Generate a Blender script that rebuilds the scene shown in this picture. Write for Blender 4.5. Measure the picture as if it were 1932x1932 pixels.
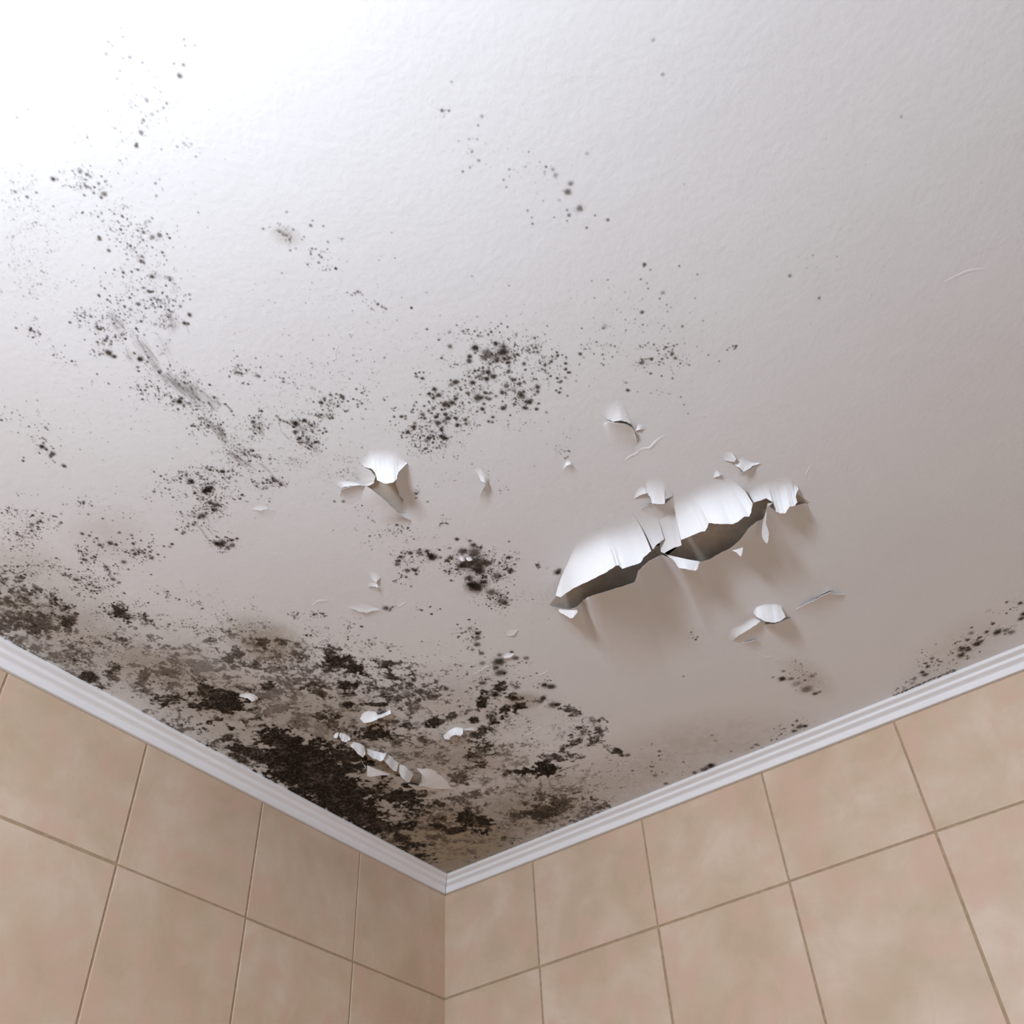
import bpy, math, random
import numpy as np
from mathutils import Matrix, Vector

# ------------------------------------------------------------------ camera, world, lamp, exposure
scene = bpy.context.scene
for o in list(bpy.data.objects):
    bpy.data.objects.remove(o, do_unlink=True)
COL = scene.collection
CEIL = 2.42                                   # height of the ceiling, metres
FPX, PCX, PCY = 1856.247, 1016.945, 875.544   # focal length and principal point (1932 px frame)
RCAM = np.array([[-0.57010151, 0.81876543, -0.06787806],
                 [-0.57582116, -0.45713519, -0.67783288],
                 [-0.58601558, -0.34734793, 0.73207592]])   # rows: right, down, forward
CPOS = np.array([1.57425663, 1.25720282, CEIL + 0.055 - 0.96920626])
cd = bpy.data.cameras.new('camera')
cam = bpy.data.objects.new('camera', cd)
COL.objects.link(cam)
r_, d_, f_ = RCAM
cam.matrix_world = Matrix(((r_[0], -d_[0], -f_[0], CPOS[0]),
                           (r_[1], -d_[1], -f_[1], CPOS[1]),
                           (r_[2], -d_[2], -f_[2], CPOS[2]),
                           (0, 0, 0, 1)))
cd.sensor_width = 36.0
cd.lens = 36.0 * FPX / 1932.0
cd.shift_x = -(PCX - 966.0) / 1932.0
cd.shift_y = (PCY - 966.0) / 1932.0
cd.clip_start = 0.02
cd.dof.use_dof = True
cd.dof.focus_distance = 1.40
cd.dof.aperture_fstop = 7.0
scene.camera = cam

world = bpy.data.worlds.new('room_light')
scene.world = world
world.use_nodes = True
bg = world.node_tree.nodes['Background']
bg.inputs['Color'].default_value = (1.0, 0.93, 0.92, 1)
bg.inputs['Strength'].default_value = 0.40

ld = bpy.data.lights.new('bathroom_lamp', 'AREA')
ld.shape = 'DISK'
ld.size = 0.26
ld.energy = 35.5
ld.color = (0.78, 0.875, 1.0)
lamp = bpy.data.objects.new('bathroom_lamp', ld)
COL.objects.link(lamp)
lamp.location = (2.38, 1.02, CEIL - 0.44)
lamp.rotation_euler = Vector((-0.80, 0.0, 0.60)).to_track_quat('-Z', 'Y').to_euler()

vs = scene.view_settings
vs.view_transform = 'Standard'
vs.look = 'None'
vs.exposure = 0.0
vs.gamma = 1.0
vs.use_curve_mapping = False
scene.cycles.transparent_max_bounces = 16

# ------------------------------------------------------------------ helpers
def unproject(u, v, drop=0.0):
    """point of the photograph -> point on the horizontal plane `drop` metres under the ceiling"""
    d = RCAM.T @ np.array([(u - PCX) / FPX, (v - PCY) / FPX, 1.0])
    t = (CEIL - drop - CPOS[2]) / d[2]
    return CPOS + t * d

def project(x, y, z):
    q = [RCAM[i][0] * (x - CPOS[0]) + RCAM[i][1] * (y - CPOS[1]) + RCAM[i][2] * (z - CPOS[2]) for i in range(3)]
    return PCX + FPX * q[0] / q[2], PCY + FPX * q[1] / q[2], q[2]

ZOOM = {'R1': (0, 0, .24845), 'R2': (0, 440, .24845), 'R3': (400, 360, .20704), 'R4': (360, 680, .18634),
        'R5': (720, 560, .20704), 'R6': (1080, 460, .20704), 'R7': (780, 100, .22774), 'A': (0, 860, .24845),
        'B': (240, 1120, .20704), 'C': (480, 1140, .19669), 'D': (680, 960, .19669), 'E': (820, 1160, .21739),
        'F': (1180, 1180, .20704), 'G': (540, 1380, .18634), 'H': (1432, 1132, .2588), 'P': (1000, 860, .16563),
        'Q': (1240, 860, .18634), 'S': (620, 820, .12422), 'J': (560, 1280, .20704), 'T': (1000, 740, .17598),
        'K': (560, 1060, .13458), 'L': (840, 1180, .13458), 'X': (0, 0, 1.0)}
def pxy(reg, x, y):
    a, b, s = ZOOM[reg]
    return a + x * s, b + y * s

def mesh_object(name, verts, faces, mat, parent=None, smooth=False):
    me = bpy.data.meshes.new(name)
    me.from_pydata([tuple(map(float, v)) for v in verts], [], faces)
    mats = mat if isinstance(mat, (list, tuple)) else [mat]
    for m in mats:
        me.materials.append(m)
    if smooth:
        me.polygons.foreach_set('use_smooth', [True] * len(me.polygons))
    me.update()
    ob = bpy.data.objects.new(name, me)
    COL.objects.link(ob)
    if parent is not None:
        ob.parent = parent
        ob.matrix_parent_inverse = parent.matrix_world.inverted()
    return ob

def tag(o, label=None, cat=None, group=None, kind=None):
    if label: o['label'] = label
    if cat: o['category'] = cat
    if group: o['group'] = group
    if kind: o['kind'] = kind
    return o

def new_mat(name):
    m = bpy.data.materials.new(name)
    m.use_nodes = True
    nt = m.node_tree
    return m, nt, nt.nodes['Principled BSDF']

def node(nt, kind, **inp):
    n = nt.nodes.new(kind)
    for k, v in inp.items():
        n.inputs[k].default_value = v
    return n

def ramp(nt, stops):
    n = nt.nodes.new('ShaderNodeValToRGB')
    els = n.color_ramp.elements
    while len(els) < len(stops):
        els.new(0.5)
    for e, (p, c) in zip(els, stops):
        e.position = p
        e.color = (*c, 1)
    return n

# ------------------------------------------------------------------ materials
def make_paint():
    m, nt, b = new_mat('ceiling_paint')
    tc = nt.nodes.new('ShaderNodeTexCoord')
    n1 = node(nt, 'ShaderNodeTexNoise', Scale=3.0, Detail=4.0, Roughness=0.6)
    nt.links.new(tc.outputs['Object'], n1.inputs['Vector'])
    rc = ramp(nt, [(0.3, (0.775, 0.757, 0.752)), (0.7, (0.81, 0.80, 0.802))])
    nt.links.new(n1.outputs['Fac'], rc.inputs['Fac'])
    nt.links.new(rc.outputs['Color'], b.inputs['Base Color'])
    n2 = node(nt, 'ShaderNodeTexNoise', Scale=135.0, Detail=3.0, Roughness=0.5)
    nt.links.new(tc.outputs['Object'], n2.inputs['Vector'])
    n3 = node(nt, 'ShaderNodeTexNoise', Scale=28.0, Detail=2.0, Roughness=0.5)
    nt.links.new(tc.outputs['Object'], n3.inputs['Vector'])
    mx = node(nt, 'ShaderNodeMath'); mx.operation = 'MULTIPLY_ADD'; mx.inputs[1].default_value = 1.2
    nt.links.new(n3.outputs['Fac'], mx.inputs[0]); nt.links.new(n2.outputs['Fac'], mx.inputs[2])
    bp = node(nt, 'ShaderNodeBump', Strength=0.32, Distance=0.0008)
    nt.links.new(mx.outputs[0], bp.inputs['Height'])
    nt.links.new(bp.outputs['Normal'], b.inputs['Normal'])
    b.inputs['Roughness'].default_value = 0.55
    b.inputs['Specular IOR Level'].default_value = 0.25
    return m

def make_plaster():
    m, nt, b = new_mat('bare_plaster')
    tc = nt.nodes.new('ShaderNodeTexCoord')
    n1 = node(nt, 'ShaderNodeTexNoise', Scale=60.0, Detail=5.0, Roughness=0.65)
    nt.links.new(tc.outputs['Object'], n1.inputs['Vector'])
    rc = ramp(nt, [(0.3, (0.47, 0.41, 0.345)), (0.7, (0.60, 0.54, 0.465))])
    nt.links.new(n1.outputs['Fac'], rc.inputs['Fac'])
    nt.links.new(rc.outputs['Color'], b.inputs['Base Color'])
    b.inputs['Roughness'].default_value = 0.95
    b.inputs['Specular IOR Level'].default_value = 0.1
    return m

def make_tile():
    m, nt, b = new_mat('beige_marbled_tile')
    tc = nt.nodes.new('ShaderNodeTexCoord')
    at = nt.nodes.new('ShaderNodeAttribute'); at.attribute_name = 'tile_shift'
    add = nt.nodes.new('ShaderNodeVectorMath'); add.operation = 'ADD'
    nt.links.new(tc.outputs['Object'], add.inputs[0]); nt.links.new(at.outputs['Vector'], add.inputs[1])
    n1 = node(nt, 'ShaderNodeTexNoise', Scale=8.0, Detail=5.0, Roughness=0.62, Distortion=0.35)
    nt.links.new(add.outputs[0], n1.inputs['Vector'])
    n2 = node(nt, 'ShaderNodeTexNoise', Scale=15.0, Detail=4.0, Roughness=0.6, Distortion=0.3)
    nt.links.new(add.outputs[0], n2.inputs['Vector'])
    r1 = ramp(nt, [(0.36, (0.56, 0.42, 0.295)), (0.52, (0.625, 0.482, 0.355)), (0.66, (0.672, 0.54, 0.42))])
    r2 = ramp(nt, [(0.47, (0.0, 0.0, 0.0)), (0.66, (0.8, 0.8, 0.8))])
    nt.links.new(n1.outputs['Fac'], r1.inputs['Fac']); nt.links.new(n2.outputs['Fac'], r2.inputs['Fac'])
    mix = nt.nodes.new('ShaderNodeMix'); mix.data_type = 'RGBA'
    mix.inputs['B'].default_value = (0.635, 0.436, 0.33, 1)
    nt.links.new(r2.outputs['Color'], mix.inputs['Factor']); nt.links.new(r1.outputs['Color'], mix.inputs['A'])
    nt.links.new(mix.outputs['Result'], b.inputs['Base Color'])
    b.inputs['Roughness'].default_value = 0.38
    b.inputs['Specular IOR Level'].default_value = 0.3
    return m

def simple_mat(name, col, rough, spec=0.3, noise=0.0, scale=40):
    m, nt, b = new_mat(name)
    if noise:
        tc = nt.nodes.new('ShaderNodeTexCoord')
        n1 = node(nt, 'ShaderNodeTexNoise', Scale=scale, Detail=4.0)
        nt.links.new(tc.outputs['Object'], n1.inputs['Vector'])
        rc = ramp(nt, [(0.3, [c * (1 - noise) for c in col]), (0.7, [c * (1 + noise) for c in col])])
        nt.links.new(n1.outputs['Fac'], rc.inputs['Fac'])
        nt.links.new(rc.outputs['Color'], b.inputs['Base Color'])
    else:
        b.inputs['Base Color'].default_value = (*col, 1)
    b.inputs['Roughness'].default_value = rough
    b.inputs['Specular IOR Level'].default_value = spec
    return m

def make_mould():
    m, nt, b = new_mat('mould_growth')
    at = nt.nodes.new('ShaderNodeAttribute'); at.attribute_name = 'growth'
    nt.links.new(at.outputs['Color'], b.inputs['Base Color'])
    nt.links.new(at.outputs['Alpha'], b.inputs['Alpha'])
    b.inputs['Roughness'].default_value = 0.95
    b.inputs['Specular IOR Level'].default_value = 0.05
    return m

PAINT = make_paint(); PLASTER = make_plaster(); TILE = make_tile(); MOULD = make_mould()
GROUT = simple_mat('brown_grout', (0.40, 0.29, 0.19), 0.9, 0.1, 0.15, 120)
GYPSUM = simple_mat('white_moulding_paint', (0.81, 0.785, 0.785), 0.5, 0.3, 0.02, 12)
FLOORM = simple_mat('beige_floor_tile', (0.50, 0.42, 0.35), 0.5, 0.3, 0.08, 6)

# ------------------------------------------------------------------ the room
LX, LY = 3.9, 2.9
tag(mesh_object('ceiling', [(-.1, -.1, CEIL), (-.1, LY, CEIL), (LX, LY, CEIL), (LX, -.1, CEIL)], [(0, 1, 2, 3)], PAINT),
    kind='structure')
tag(mesh_object('floor', [(-.1, -.1, 0), (LX, -.1, 0), (LX, LY, 0), (-.1, LY, 0)], [(0, 1, 2, 3)], FLOORM), kind='structure')

def tiled_wall(name, along, length, first, rows_top):
    """grout bed with every tile standing 2 mm proud of it, edges rounded; along: 'x' or 'y'"""
    verts, faces, mids, shift = [], [], [], []
    rnd = random.Random(5 if along == 'x' else 9)
    def P(a, z, out):
        return (a, out, z) if along == 'x' else (out, a, z)
    def quad(q, mi, s):
        i = len(verts); verts.extend(q); faces.append((i, i + 1, i + 2, i + 3)); mids.append(mi); shift.extend([s] * 4)
    quad([P(-.05, 0, 0), P(length, 0, 0), P(length, CEIL, 0), P(-.05, CEIL, 0)], 1, (0, 0, 0))
    g, th, bv = 0.0018, 0.0013, 0.0011
    W, H = 0.25, 0.33
    xs = [0.0, first]
    while xs[-1] < length: xs.append(xs[-1] + W)
    zs = [CEIL - 0.0276, CEIL - rows_top]
    while zs[-1] > 0.0: zs.append(zs[-1] - H)
    for i in range(len(xs) - 1):
        for j in range(len(zs) - 1):
            s = (rnd.uniform(-9, 9), rnd.uniform(-9, 9), rnd.uniform(-9, 9))
            jx = [rnd.uniform(-.0005, .0005) for _ in range(4)]
            a0, a1 = xs[i] + g + jx[0], xs[i + 1] - g + jx[1]
            if i == 0: a0 = xs[0] + .0005
            z1, z0 = zs[j] - g + jx[2], max(zs[j + 1] + g + jx[3], 0.001)
            prev = None
            loops = []
            for ins, out in ((0, 0.0001), (0.0002, th * .55), (bv * .45, th * .9), (bv, th)):
                loops.append([P(a0 + ins, z0 + ins, out), P(a1 - ins, z0 + ins, out), P(a1 - ins, z1 - ins, out), P(a0 + ins, z1 - ins, out)])
            for A, B in zip(loops, loops[1:]):
                for k in range(4):
                    quad([A[k], A[(k + 1) % 4], B[(k + 1) % 4], B[k]], 0, s)
            quad(loops[-1], 0, s)
    ob = mesh_object(name, verts, faces, [TILE, GROUT])
    ob.data.polygons.foreach_set('material_index', mids)
    at = ob.data.attributes.new('tile_shift', 'FLOAT_VECTOR', 'POINT')
    at.data.foreach_set('vector', np.array(shift, dtype=np.float32).ravel())
    tag(ob, kind='structure')
    return ob
tiled_wall('wall_left', 'x', LX, 0.2565, 0.2251)
tiled_wall('wall_right', 'y', LY, 0.2199, 0.2251)

# moulding between ceiling and tiles: (distance from wall, drop) in mm
PKEY = [(26.4, 0), (26.8, 1.5), (26.6, 4.6), (25.0, 5.9), (21.0, 7.2), (17.6, 8.4), (16.6, 9.8), (16.0, 12.4), (14.6, 13.6), (11.0, 14.9),
        (7.6, 16.3), (6.4, 18.0), (5.8, 22.0), (5.4, 26.0), (4.6, 27.2), (0, 27.4)]
PROF = []
for i_ in range(len(PKEY) - 1):
    for t_ in (0, .5):
        p0, p1, p2, p3 = PKEY[max(i_ - 1, 0)], PKEY[i_], PKEY[i_ + 1], PKEY[min(i_ + 2, len(PKEY) - 1)]
        PROF.append(tuple(.5 * (2 * b + (c - a) * t_ + (2 * a - 5 * b + 4 * c - d) * t_ ** 2 + (3 * b - a - 3 * c + d) * t_ ** 3)
                          for a, b, c, d in zip(p0, p1, p2, p3)))
PROF.append(PKEY[-1])
def moulding(name, along, length):
    n = 40
    verts, faces = [], []
    for i in range(n + 1):
        for (o, dz) in PROF:
            o *= .001; dz *= .001
            a = o + .0007 + (length - o) * (i / n) ** 1.0
            wob = 0.0004 * math.sin(a * 9.0 + (1 if along == 'x' else 3)) + 0.0003 * math.sin(a * 23.0)
            verts.append((a, o + wob * (o > .02), CEIL - dz) if along == 'x' else (o + wob * (o > .02), a, CEIL - dz))
    m = len(PROF)
    for i in range(n):
        for k in range(m - 1):
            f = (i * m + k, i * m + k + 1, (i + 1) * m + k + 1, (i + 1) * m + k)
            faces.append(f if along == 'y' else f[::-1])
    return tag(mesh_object(name, verts, faces, GYPSUM, smooth=True), kind='structure')
moulding('trim_1', 'x', LX)
moulding('trim_2', 'y', LY)
# ------------------------------------------------------------------ mould on the ceiling
# growth is laid out on a regular grid of the ceiling plane; marks are read off the photograph and carried to that plane
rng = np.random.default_rng(11)
STEP = 0.0007
X0, Y0, X1, Y1 = 0.024, 0.024, 1.64, 1.64
NX, NY = int((X1 - X0) / STEP), int((Y1 - Y0) / STEP)
gx = (X0 + np.arange(NX) * STEP).astype(np.float32)
gy = (Y0 + np.arange(NY) * STEP).astype(np.float32)
keep = np.ones((NX, NY), np.float32)          # 1 - darkness, multiplied down by every mark
tanf = np.zeros((NX, NY), np.float32)
GU, GV, GD = project(gx[:, None].astype(np.float64), gy[None, :].astype(np.float64), CEIL)
GU = GU.astype(np.float32); GV = GV.astype(np.float32)

def smooth(a, b, x):
    t = np.clip((x - a) / (b - a), 0, 1)
    return t * t * (3 - 2 * t)

def value_noise(wl):
    """smooth random field over the grid with the given wavelength (metres)"""
    nx, ny = int((X1 - X0) / wl) + 4, int((Y1 - Y0) / wl) + 4
    lat = rng.random((nx, ny)).astype(np.float32)
    fx, fy = (gx - X0) / wl, (gy - Y0) / wl
    ix, iy = fx.astype(int), fy.astype(int)
    tx, ty = fx - ix, fy - iy
    tx = (tx * tx * (3 - 2 * tx))[:, None]; ty = (ty * ty * (3 - 2 * ty))[None, :]
    a = lat[np.ix_(ix, iy)]; b = lat[np.ix_(ix + 1, iy)]; c = lat[np.ix_(ix, iy + 1)]; d = lat[np.ix_(ix + 1, iy + 1)]
    return (a * (1 - tx) + b * tx) * (1 - ty) + (c * (1 - tx) + d * tx) * ty

_kx = np.fft.fftfreq(NX, STEP)[:, None]; _ky = np.fft.rfftfreq(NY, STEP)[None, :]
_k = np.sqrt(_kx * _kx + _ky * _ky)
_wh = np.fft.rfft2(rng.normal(size=(NX, NY)))
def cloud(longest, shortest, slope):
    """irregular cloudy field, ranked to 0..1, with detail between two wavelengths (metres)"""
    f = np.fft.irfft2(np.roll(_wh, int(slope * 700), 0) * (_k + 1 / longest) ** -slope * np.exp(-(_k * shortest) ** 2 * .5), s=(NX, NY))
    q = np.sort(f.ravel()[::97])
    return np.interp(f.ravel(), q, np.linspace(0, 1, len(q))).reshape(f.shape).astype(np.float32)
noise = cloud(.045, .0050, 2.0)
grain = cloud(.020, .0030, 1.5)
fine = value_noise(.0026)

def stamp(u, v, rpx, alpha, soft=0.5, ecc=1.0, target=None):
    """one spot: centre in photo pixels, radius in photo pixels, soft rim"""
    p = unproject(u, v)
    dep = RCAM[2] @ (p - CPOS)
    r = rpx * dep / FPX
    if r < STEP * 0.85:
        alpha *= max(.35, (r / (STEP * 0.85)) ** 1.3); r = STEP * 0.85
    R = r * (1.0 + soft) + STEP
    i0, i1 = int((p[0] - R - X0) / STEP), int((p[0] + R - X0) / STEP) + 2
    j0, j1 = int((p[1] - R - Y0) / STEP), int((p[1] + R - Y0) / STEP) + 2
    i0, j0, i1, j1 = max(i0, 0), max(j0, 0), min(i1, NX), min(j1, NY)
    if i1 <= i0 or j1 <= j0: return
    dx = gx[i0:i1, None] - p[0]; dy = gy[None, j0:j1] - p[1]
    d = np.sqrt(dx * dx + dy * dy)
    wob = 1.0 if r < STEP * 2 else 1 + 0.45 * (fine[i0:i1, j0:j1] - .5)
    a = alpha * smooth(r * (1 + soft), r * (1 - soft), d * wob)
    if target is None:
        keep[i0:i1, j0:j1] *= (1 - a)
    else:
        target[i0:i1, j0:j1] = np.maximum(target[i0:i1, j0:j1], a)

def spots(reg, lst, k=1.0):
    s = ZOOM[reg][2]
    for q in lst:
        x, y, r = q[:3]
        a = q[3] if len(q) > 3 else 0.8
        u, v = pxy(reg, x, y)
        stamp(u, v, r * s * 1.6, a * .28, 0.6)
        stamp(u, v, r * s * 1.05, a * .86, 0.55)

def specks(reg, lst):
    s = ZOOM[reg][2]
    for q in lst:
        x, y, rx, ry, ang, n = q[:6]
        faint = len(q) > 6
        n = int(n * (1.15 if faint else .85))
        ca, sa = math.cos(math.radians(ang)), math.sin(math.radians(ang))
        # small sub-clusters make the scatter uneven, as growth is
        cl = rng.normal(size=(max(3, n // 9), 2)) * .5
        for _ in range(n):
            if rng.random() < .55:
                g = cl[rng.integers(len(cl))] + rng.normal(size=2) * .11
            else:
                g = rng.normal(size=2) * .55
            ex, ey = g[0] * rx, g[1] * ry
            u, v = pxy(reg, x + ex * ca - ey * sa, y + ex * sa + ey * ca)
            rr = min(float(rng.lognormal(0.0, .52)), 3.2) * (0.66 if faint else 0.76)
            stamp(u, v, rr, rng.uniform(.2, .45) if faint else rng.uniform(.35, .85), .45)

COV = np.zeros((NX, NY), np.float32); DRK = np.zeros((NX, NY), np.float32)
def blotches(reg, lst):
    s = ZOOM[reg][2]
    more = {'E': 1.2, 'C': 1.15, 'B': 1.12, 'A': 1.28}.get(reg, 1.0)
    grow = {'E': 1.25, 'C': 1.12}.get(reg, 1.0)
    for x, y, rx, ry, ang, cov, drk in lst:
        cov = min(cov * more, max(cov, .9))
        u, v = pxy(reg, x, y)
        rx_, ry_ = rx * s * grow, ry * s * grow
        m = max(rx_, ry_) * 1.7
        # world window of the ellipse
        pts = [unproject(u + a * m, v + b * m) for a in (-1, 1) for b in (-1, 1)]
        xs = [p[0] for p in pts]; ys = [p[1] for p in pts]
        i0, i1 = max(int((min(xs) - X0) / STEP), 0), min(int((max(xs) - X0) / STEP) + 1, NX)
        j0, j1 = max(int((min(ys) - Y0) / STEP), 0), min(int((max(ys) - Y0) / STEP) + 1, NY)
        if i1 <= i0 or j1 <= j0: continue
        ca, sa = math.cos(math.radians(ang)), math.sin(math.radians(ang))
        du = GU[i0:i1, j0:j1] - u; dv = GV[i0:i1, j0:j1] - v
        e = np.sqrt(((du * ca + dv * sa) / rx_) ** 2 + ((-du * sa + dv * ca) / ry_) ** 2)
        e *= 1 + .62 * (noise[i0:i1, j0:j1] - .5) + .34 * (grain[i0:i1, j0:j1] - .5)   # ragged outline
        c = cov * smooth(1.55, .40, e)
        C = COV[i0:i1, j0:j1]; D = DRK[i0:i1, j0:j1]
        hit = c > C
        w = c / (c + C + 1e-6)
        D[...] = np.where(c > 0, np.where(hit, np.maximum(D * (1 - w), 0) * .35 + drk * (1 - .35 * (1 - w) * (D > 0)), D), D)
        np.minimum(D, .98, out=D)
        C[...] = np.where(hit, c, C) + np.minimum(c, C) * .18

def stain(reg, lst):
    s = ZOOM[reg][2]
    for x, y, rx, ry, ang, a in lst:
        u, v = pxy(reg, x, y)
        rx_, ry_ = rx * s, ry * s
        ca, sa = math.cos(math.radians(ang)), math.sin(math.radians(ang))
        du = GU - u; dv = GV - v
        e = np.sqrt(((du * ca + dv * sa) / rx_) ** 2 + ((-du * sa + dv * ca) / ry_) ** 2)
        t = a * .78 * smooth(1.9, .1, e) * (.75 + .5 * noise)
        np.maximum(tanf, t, out=tanf)

def smears(reg, lst):
    """brush-like wiped marks: (x0,y0,x1,y1,width,hairs,alpha)"""
    s = ZOOM[reg][2]
    for x0, y0, x1, y1, w, n, al in lst:
        L = math.hypot(x1 - x0, y1 - y0)
        ux, uy = (x1 - x0) / L, (y1 - y0) / L
        for k in range(int(L * s / 3) + 1):          # soft film under the hairs
            t = k / (L * s / 3 + 1e-6)
            u, v = pxy(reg, x0 + ux * L * t, y0 + uy * L * t)
            stamp(u, v, w * s * .55 + 1, al * .04 * (1 - abs(2 * t - 1) * .6), .9)
        for _ in range(n):
            off = rng.normal() * w * .38
            t0 = rng.uniform(-.08, .75); ln = rng.uniform(.15, .55)
            bend = rng.normal() * w * .07
            steps = max(3, int(L * ln * s / 1.0))
            a = al * rng.uniform(.6, 1.25)
            for k in range(steps):
                t = t0 + ln * k / steps
                o = off + bend * (t - .5)
                u, v = pxy(reg, x0 + ux * L * t - uy * o, y0 + uy * L * t + ux * o)
                stamp(u, v, .6, a * (1 - .5 * k / steps) * .46, .4)

def trail(reg, pts, w, a):
    s = ZOOM[reg][2]
    for (x0, y0), (x1, y1) in zip(pts, pts[1:]):
        n = int(math.hypot(x1 - x0, y1 - y0) * s / 1.6) + 1
        for k in range(n):
            t = k / n
            u, v = pxy(reg, x0 + (x1 - x0) * t + rng.normal() * w * .2, y0 + (y1 - y0) * t + rng.normal() * w * .2)
            stamp(u, v, w * s * .5 * rng.uniform(.6, 1.2), a * rng.uniform(.3, .8), .5)
# stains first
stain('X', [(120,1190,230,70,24,.34),(300,1260,120,45,12,.5),(430,1330,210,80,26,.36),(500,1215,62,34,18,.6),(620,1370,140,70,20,.5),
            (700,1480,190,90,28,.42),(850,1590,140,70,0,.98),(980,1545,150,60,-14,.6),(820,1430,130,40,4,.52),(860,1330,130,50,0,.22),
            (985,1322,28,14,0,.55),(1330,1410,150,44,-8,.22),(1180,1480,180,60,-14,.25),(1525,1278,40,20,30,.22),(1805,1240,90,44,-34,.12),
            (40,1090,90,50,10,.22),(200,1010,60,40,0,.12),(540,445,22,14,20,.22),(130,1240,120,40,26,.3)])
blotches('A', [(80,1200,130,60,10,.42,.7),(300,1125,140,36,0,.45,.8),(480,1150,66,55,20,.6,.9),(560,1210,55,32,0,.5,.8),(300,1250,250,70,0,.26,.6),
 (920,1190,72,42,12,.66,.9),(1080,1240,85,34,15,.33,.8),(720,1195,42,14,0,.5,.9),(120,1270,120,22,0,.33,.8),(260,1340,60,24,0,.42,.8),
 (380,1385,38,24,0,.5,.8),(230,1420,110,40,30,.52,.55),(330,1470,110,64,30,.52,.55),(470,1540,95,65,30,.42,.5),(850,1390,120,34,10,.33,.7),
 (1000,1470,200,40,10,.17,.5),(660,1670,66,42,10,.62,.85),(855,1650,76,80,0,.6,.8),(800,1750,95,26,0,.48,.8),(1090,1700,66,76,0,.46,.65),
 (1250,1640,150,34,5,.5,.6),(1430,1480,80,40,22,.5,.55),(1560,1600,90,110,0,.38,.42),(1560,1790,95,55,0,.7,.9),(1650,1880,190,56,0,.78,.95),
 (1300,1850,140,55,0,.43,.85),(1400,1780,120,36,0,.33,.7),(1800,1530,170,44,15,.5,.7),(1620,1410,56,26,10,.4,.6)])
blotches('B', [(600,520,110,44,25,.5,.5),(760,590,120,80,0,.32,.38),(950,540,120,50,15,.52,.7),(1080,590,105,30,10,.58,.75),(1250,440,55,42,0,.52,.72),
 (1400,440,66,36,10,.58,.75),(350,740,150,40,0,.48,.6),(150,740,85,44,0,.42,.6),(120,810,66,46,0,.5,.75),(700,860,100,72,0,.68,.9),
 (850,960,240,95,0,.66,.95),(900,1040,170,66,0,.85,.95),(700,1040,110,60,0,.62,.9),(800,1140,55,52,0,.6,.9),(350,960,120,44,15,.5,.85),
 (520,1000,110,52,0,.36,.8),(440,860,95,26,0,.36,.6),(560,900,75,52,0,.46,.85),(1060,870,110,34,10,.48,.8),(1270,840,64,34,0,.68,.85),
 (1350,910,210,66,5,.46,.55),(1450,960,140,70,0,.36,.42),(1340,1080,85,34,0,.48,.5),(1740,880,100,44,20,.58,.8),(1870,620,85,100,0,.58,.8),
 (1750,740,64,52,0,.38,.6),(1760,1120,46,42,0,.6,.85),(1880,1180,64,52,0,.48,.8),(1740,1220,74,44,0,.55,.42),(1130,1200,90,52,0,.58,.8),
 (950,1300,110,52,0,.48,.5),(820,1390,95,34,20,.62,.8),(1000,1490,240,50,20,.78,.85),(1400,1340,240,90,5,.85,.97),(1600,1550,330,130,15,.9,.98),
 (1250,1480,230,50,15,.86,.95),(1750,1700,280,130,20,.9,.95),(1450,1610,190,44,20,.6,.8),(700,1280,55,22,0,.33,.6),(540,1230,85,13,-10,.5,.6),
 (300,1150,55,26,25,.48,.5),(380,1210,66,24,25,.58,.7),(480,1270,55,20,25,.58,.6),(650,1350,75,15,25,.55,.7)])
blotches('C', [(880,570,190,76,5,.66,.9),(1000,620,80,36,0,.78,.95),(760,440,84,44,20,.4,.7),(1240,560,84,26,10,.62,.8),(1280,690,100,44,10,.68,.85),
 (1440,700,74,34,0,.58,.85),(1470,760,46,16,0,.48,.8),(1370,770,46,16,30,.58,.8),(860,790,95,40,0,.74,.95),(960,800,36,26,0,.78,.95),
 (620,850,140,38,20,.62,.85),(680,680,120,50,0,.46,.65),(910,960,38,20,0,.84,.95),(940,890,55,20,0,.48,.7),(1130,850,84,42,0,.52,.8),
 (1240,890,50,24,0,.58,.85),(1150,960,150,28,5,.74,.9),(1230,1010,64,44,0,.58,.75),(1390,860,46,34,0,.38,.6),(1560,1000,150,42,5,.46,.65),
 (1720,1120,46,40,30,.74,.9),(1890,1090,74,34,-15,.48,.65),(640,1080,54,42,0,.62,.9),(820,1080,46,18,0,.68,.9),(750,1120,46,24,0,.48,.8),
 (760,1190,38,14,0,.48,.8),(600,1180,54,64,0,.55,.36),(1170,1230,150,60,0,.74,.95),(1100,1290,110,34,0,.48,.75),(1180,1360,110,34,0,.43,.6),
 (1330,1280,150,50,0,.42,.7),(1620,1300,84,34,0,.52,.75),(1470,1170,84,20,20,.52,.8),(1430,1110,54,26,30,.48,.75),(1340,1140,46,26,0,.48,.7),
 (110,780,74,34,0,.62,.85),(330,490,120,24,5,.42,.7),(100,360,54,34,0,.56,.8),(260,350,74,34,10,.58,.8),(40,530,54,34,0,.38,.6),
 (820,1360,100,34,20,.48,.8),(250,1310,250,95,10,.85,.97),(600,1520,420,105,10,.86,.97),(1000,1560,80,50,0,.78,.95),(700,1750,470,160,20,.88,.97),
 (1200,1800,330,85,15,.68,.92),(1450,1830,95,34,0,.74,.92),(1650,1820,140,34,10,.48,.85),(1450,1740,36,24,0,.8,.95),(1740,1560,46,20,0,.33,.6),
 (1850,810,55,20,0,.38,.7),(1860,880,46,20,-20,.33,.6)])
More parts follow.
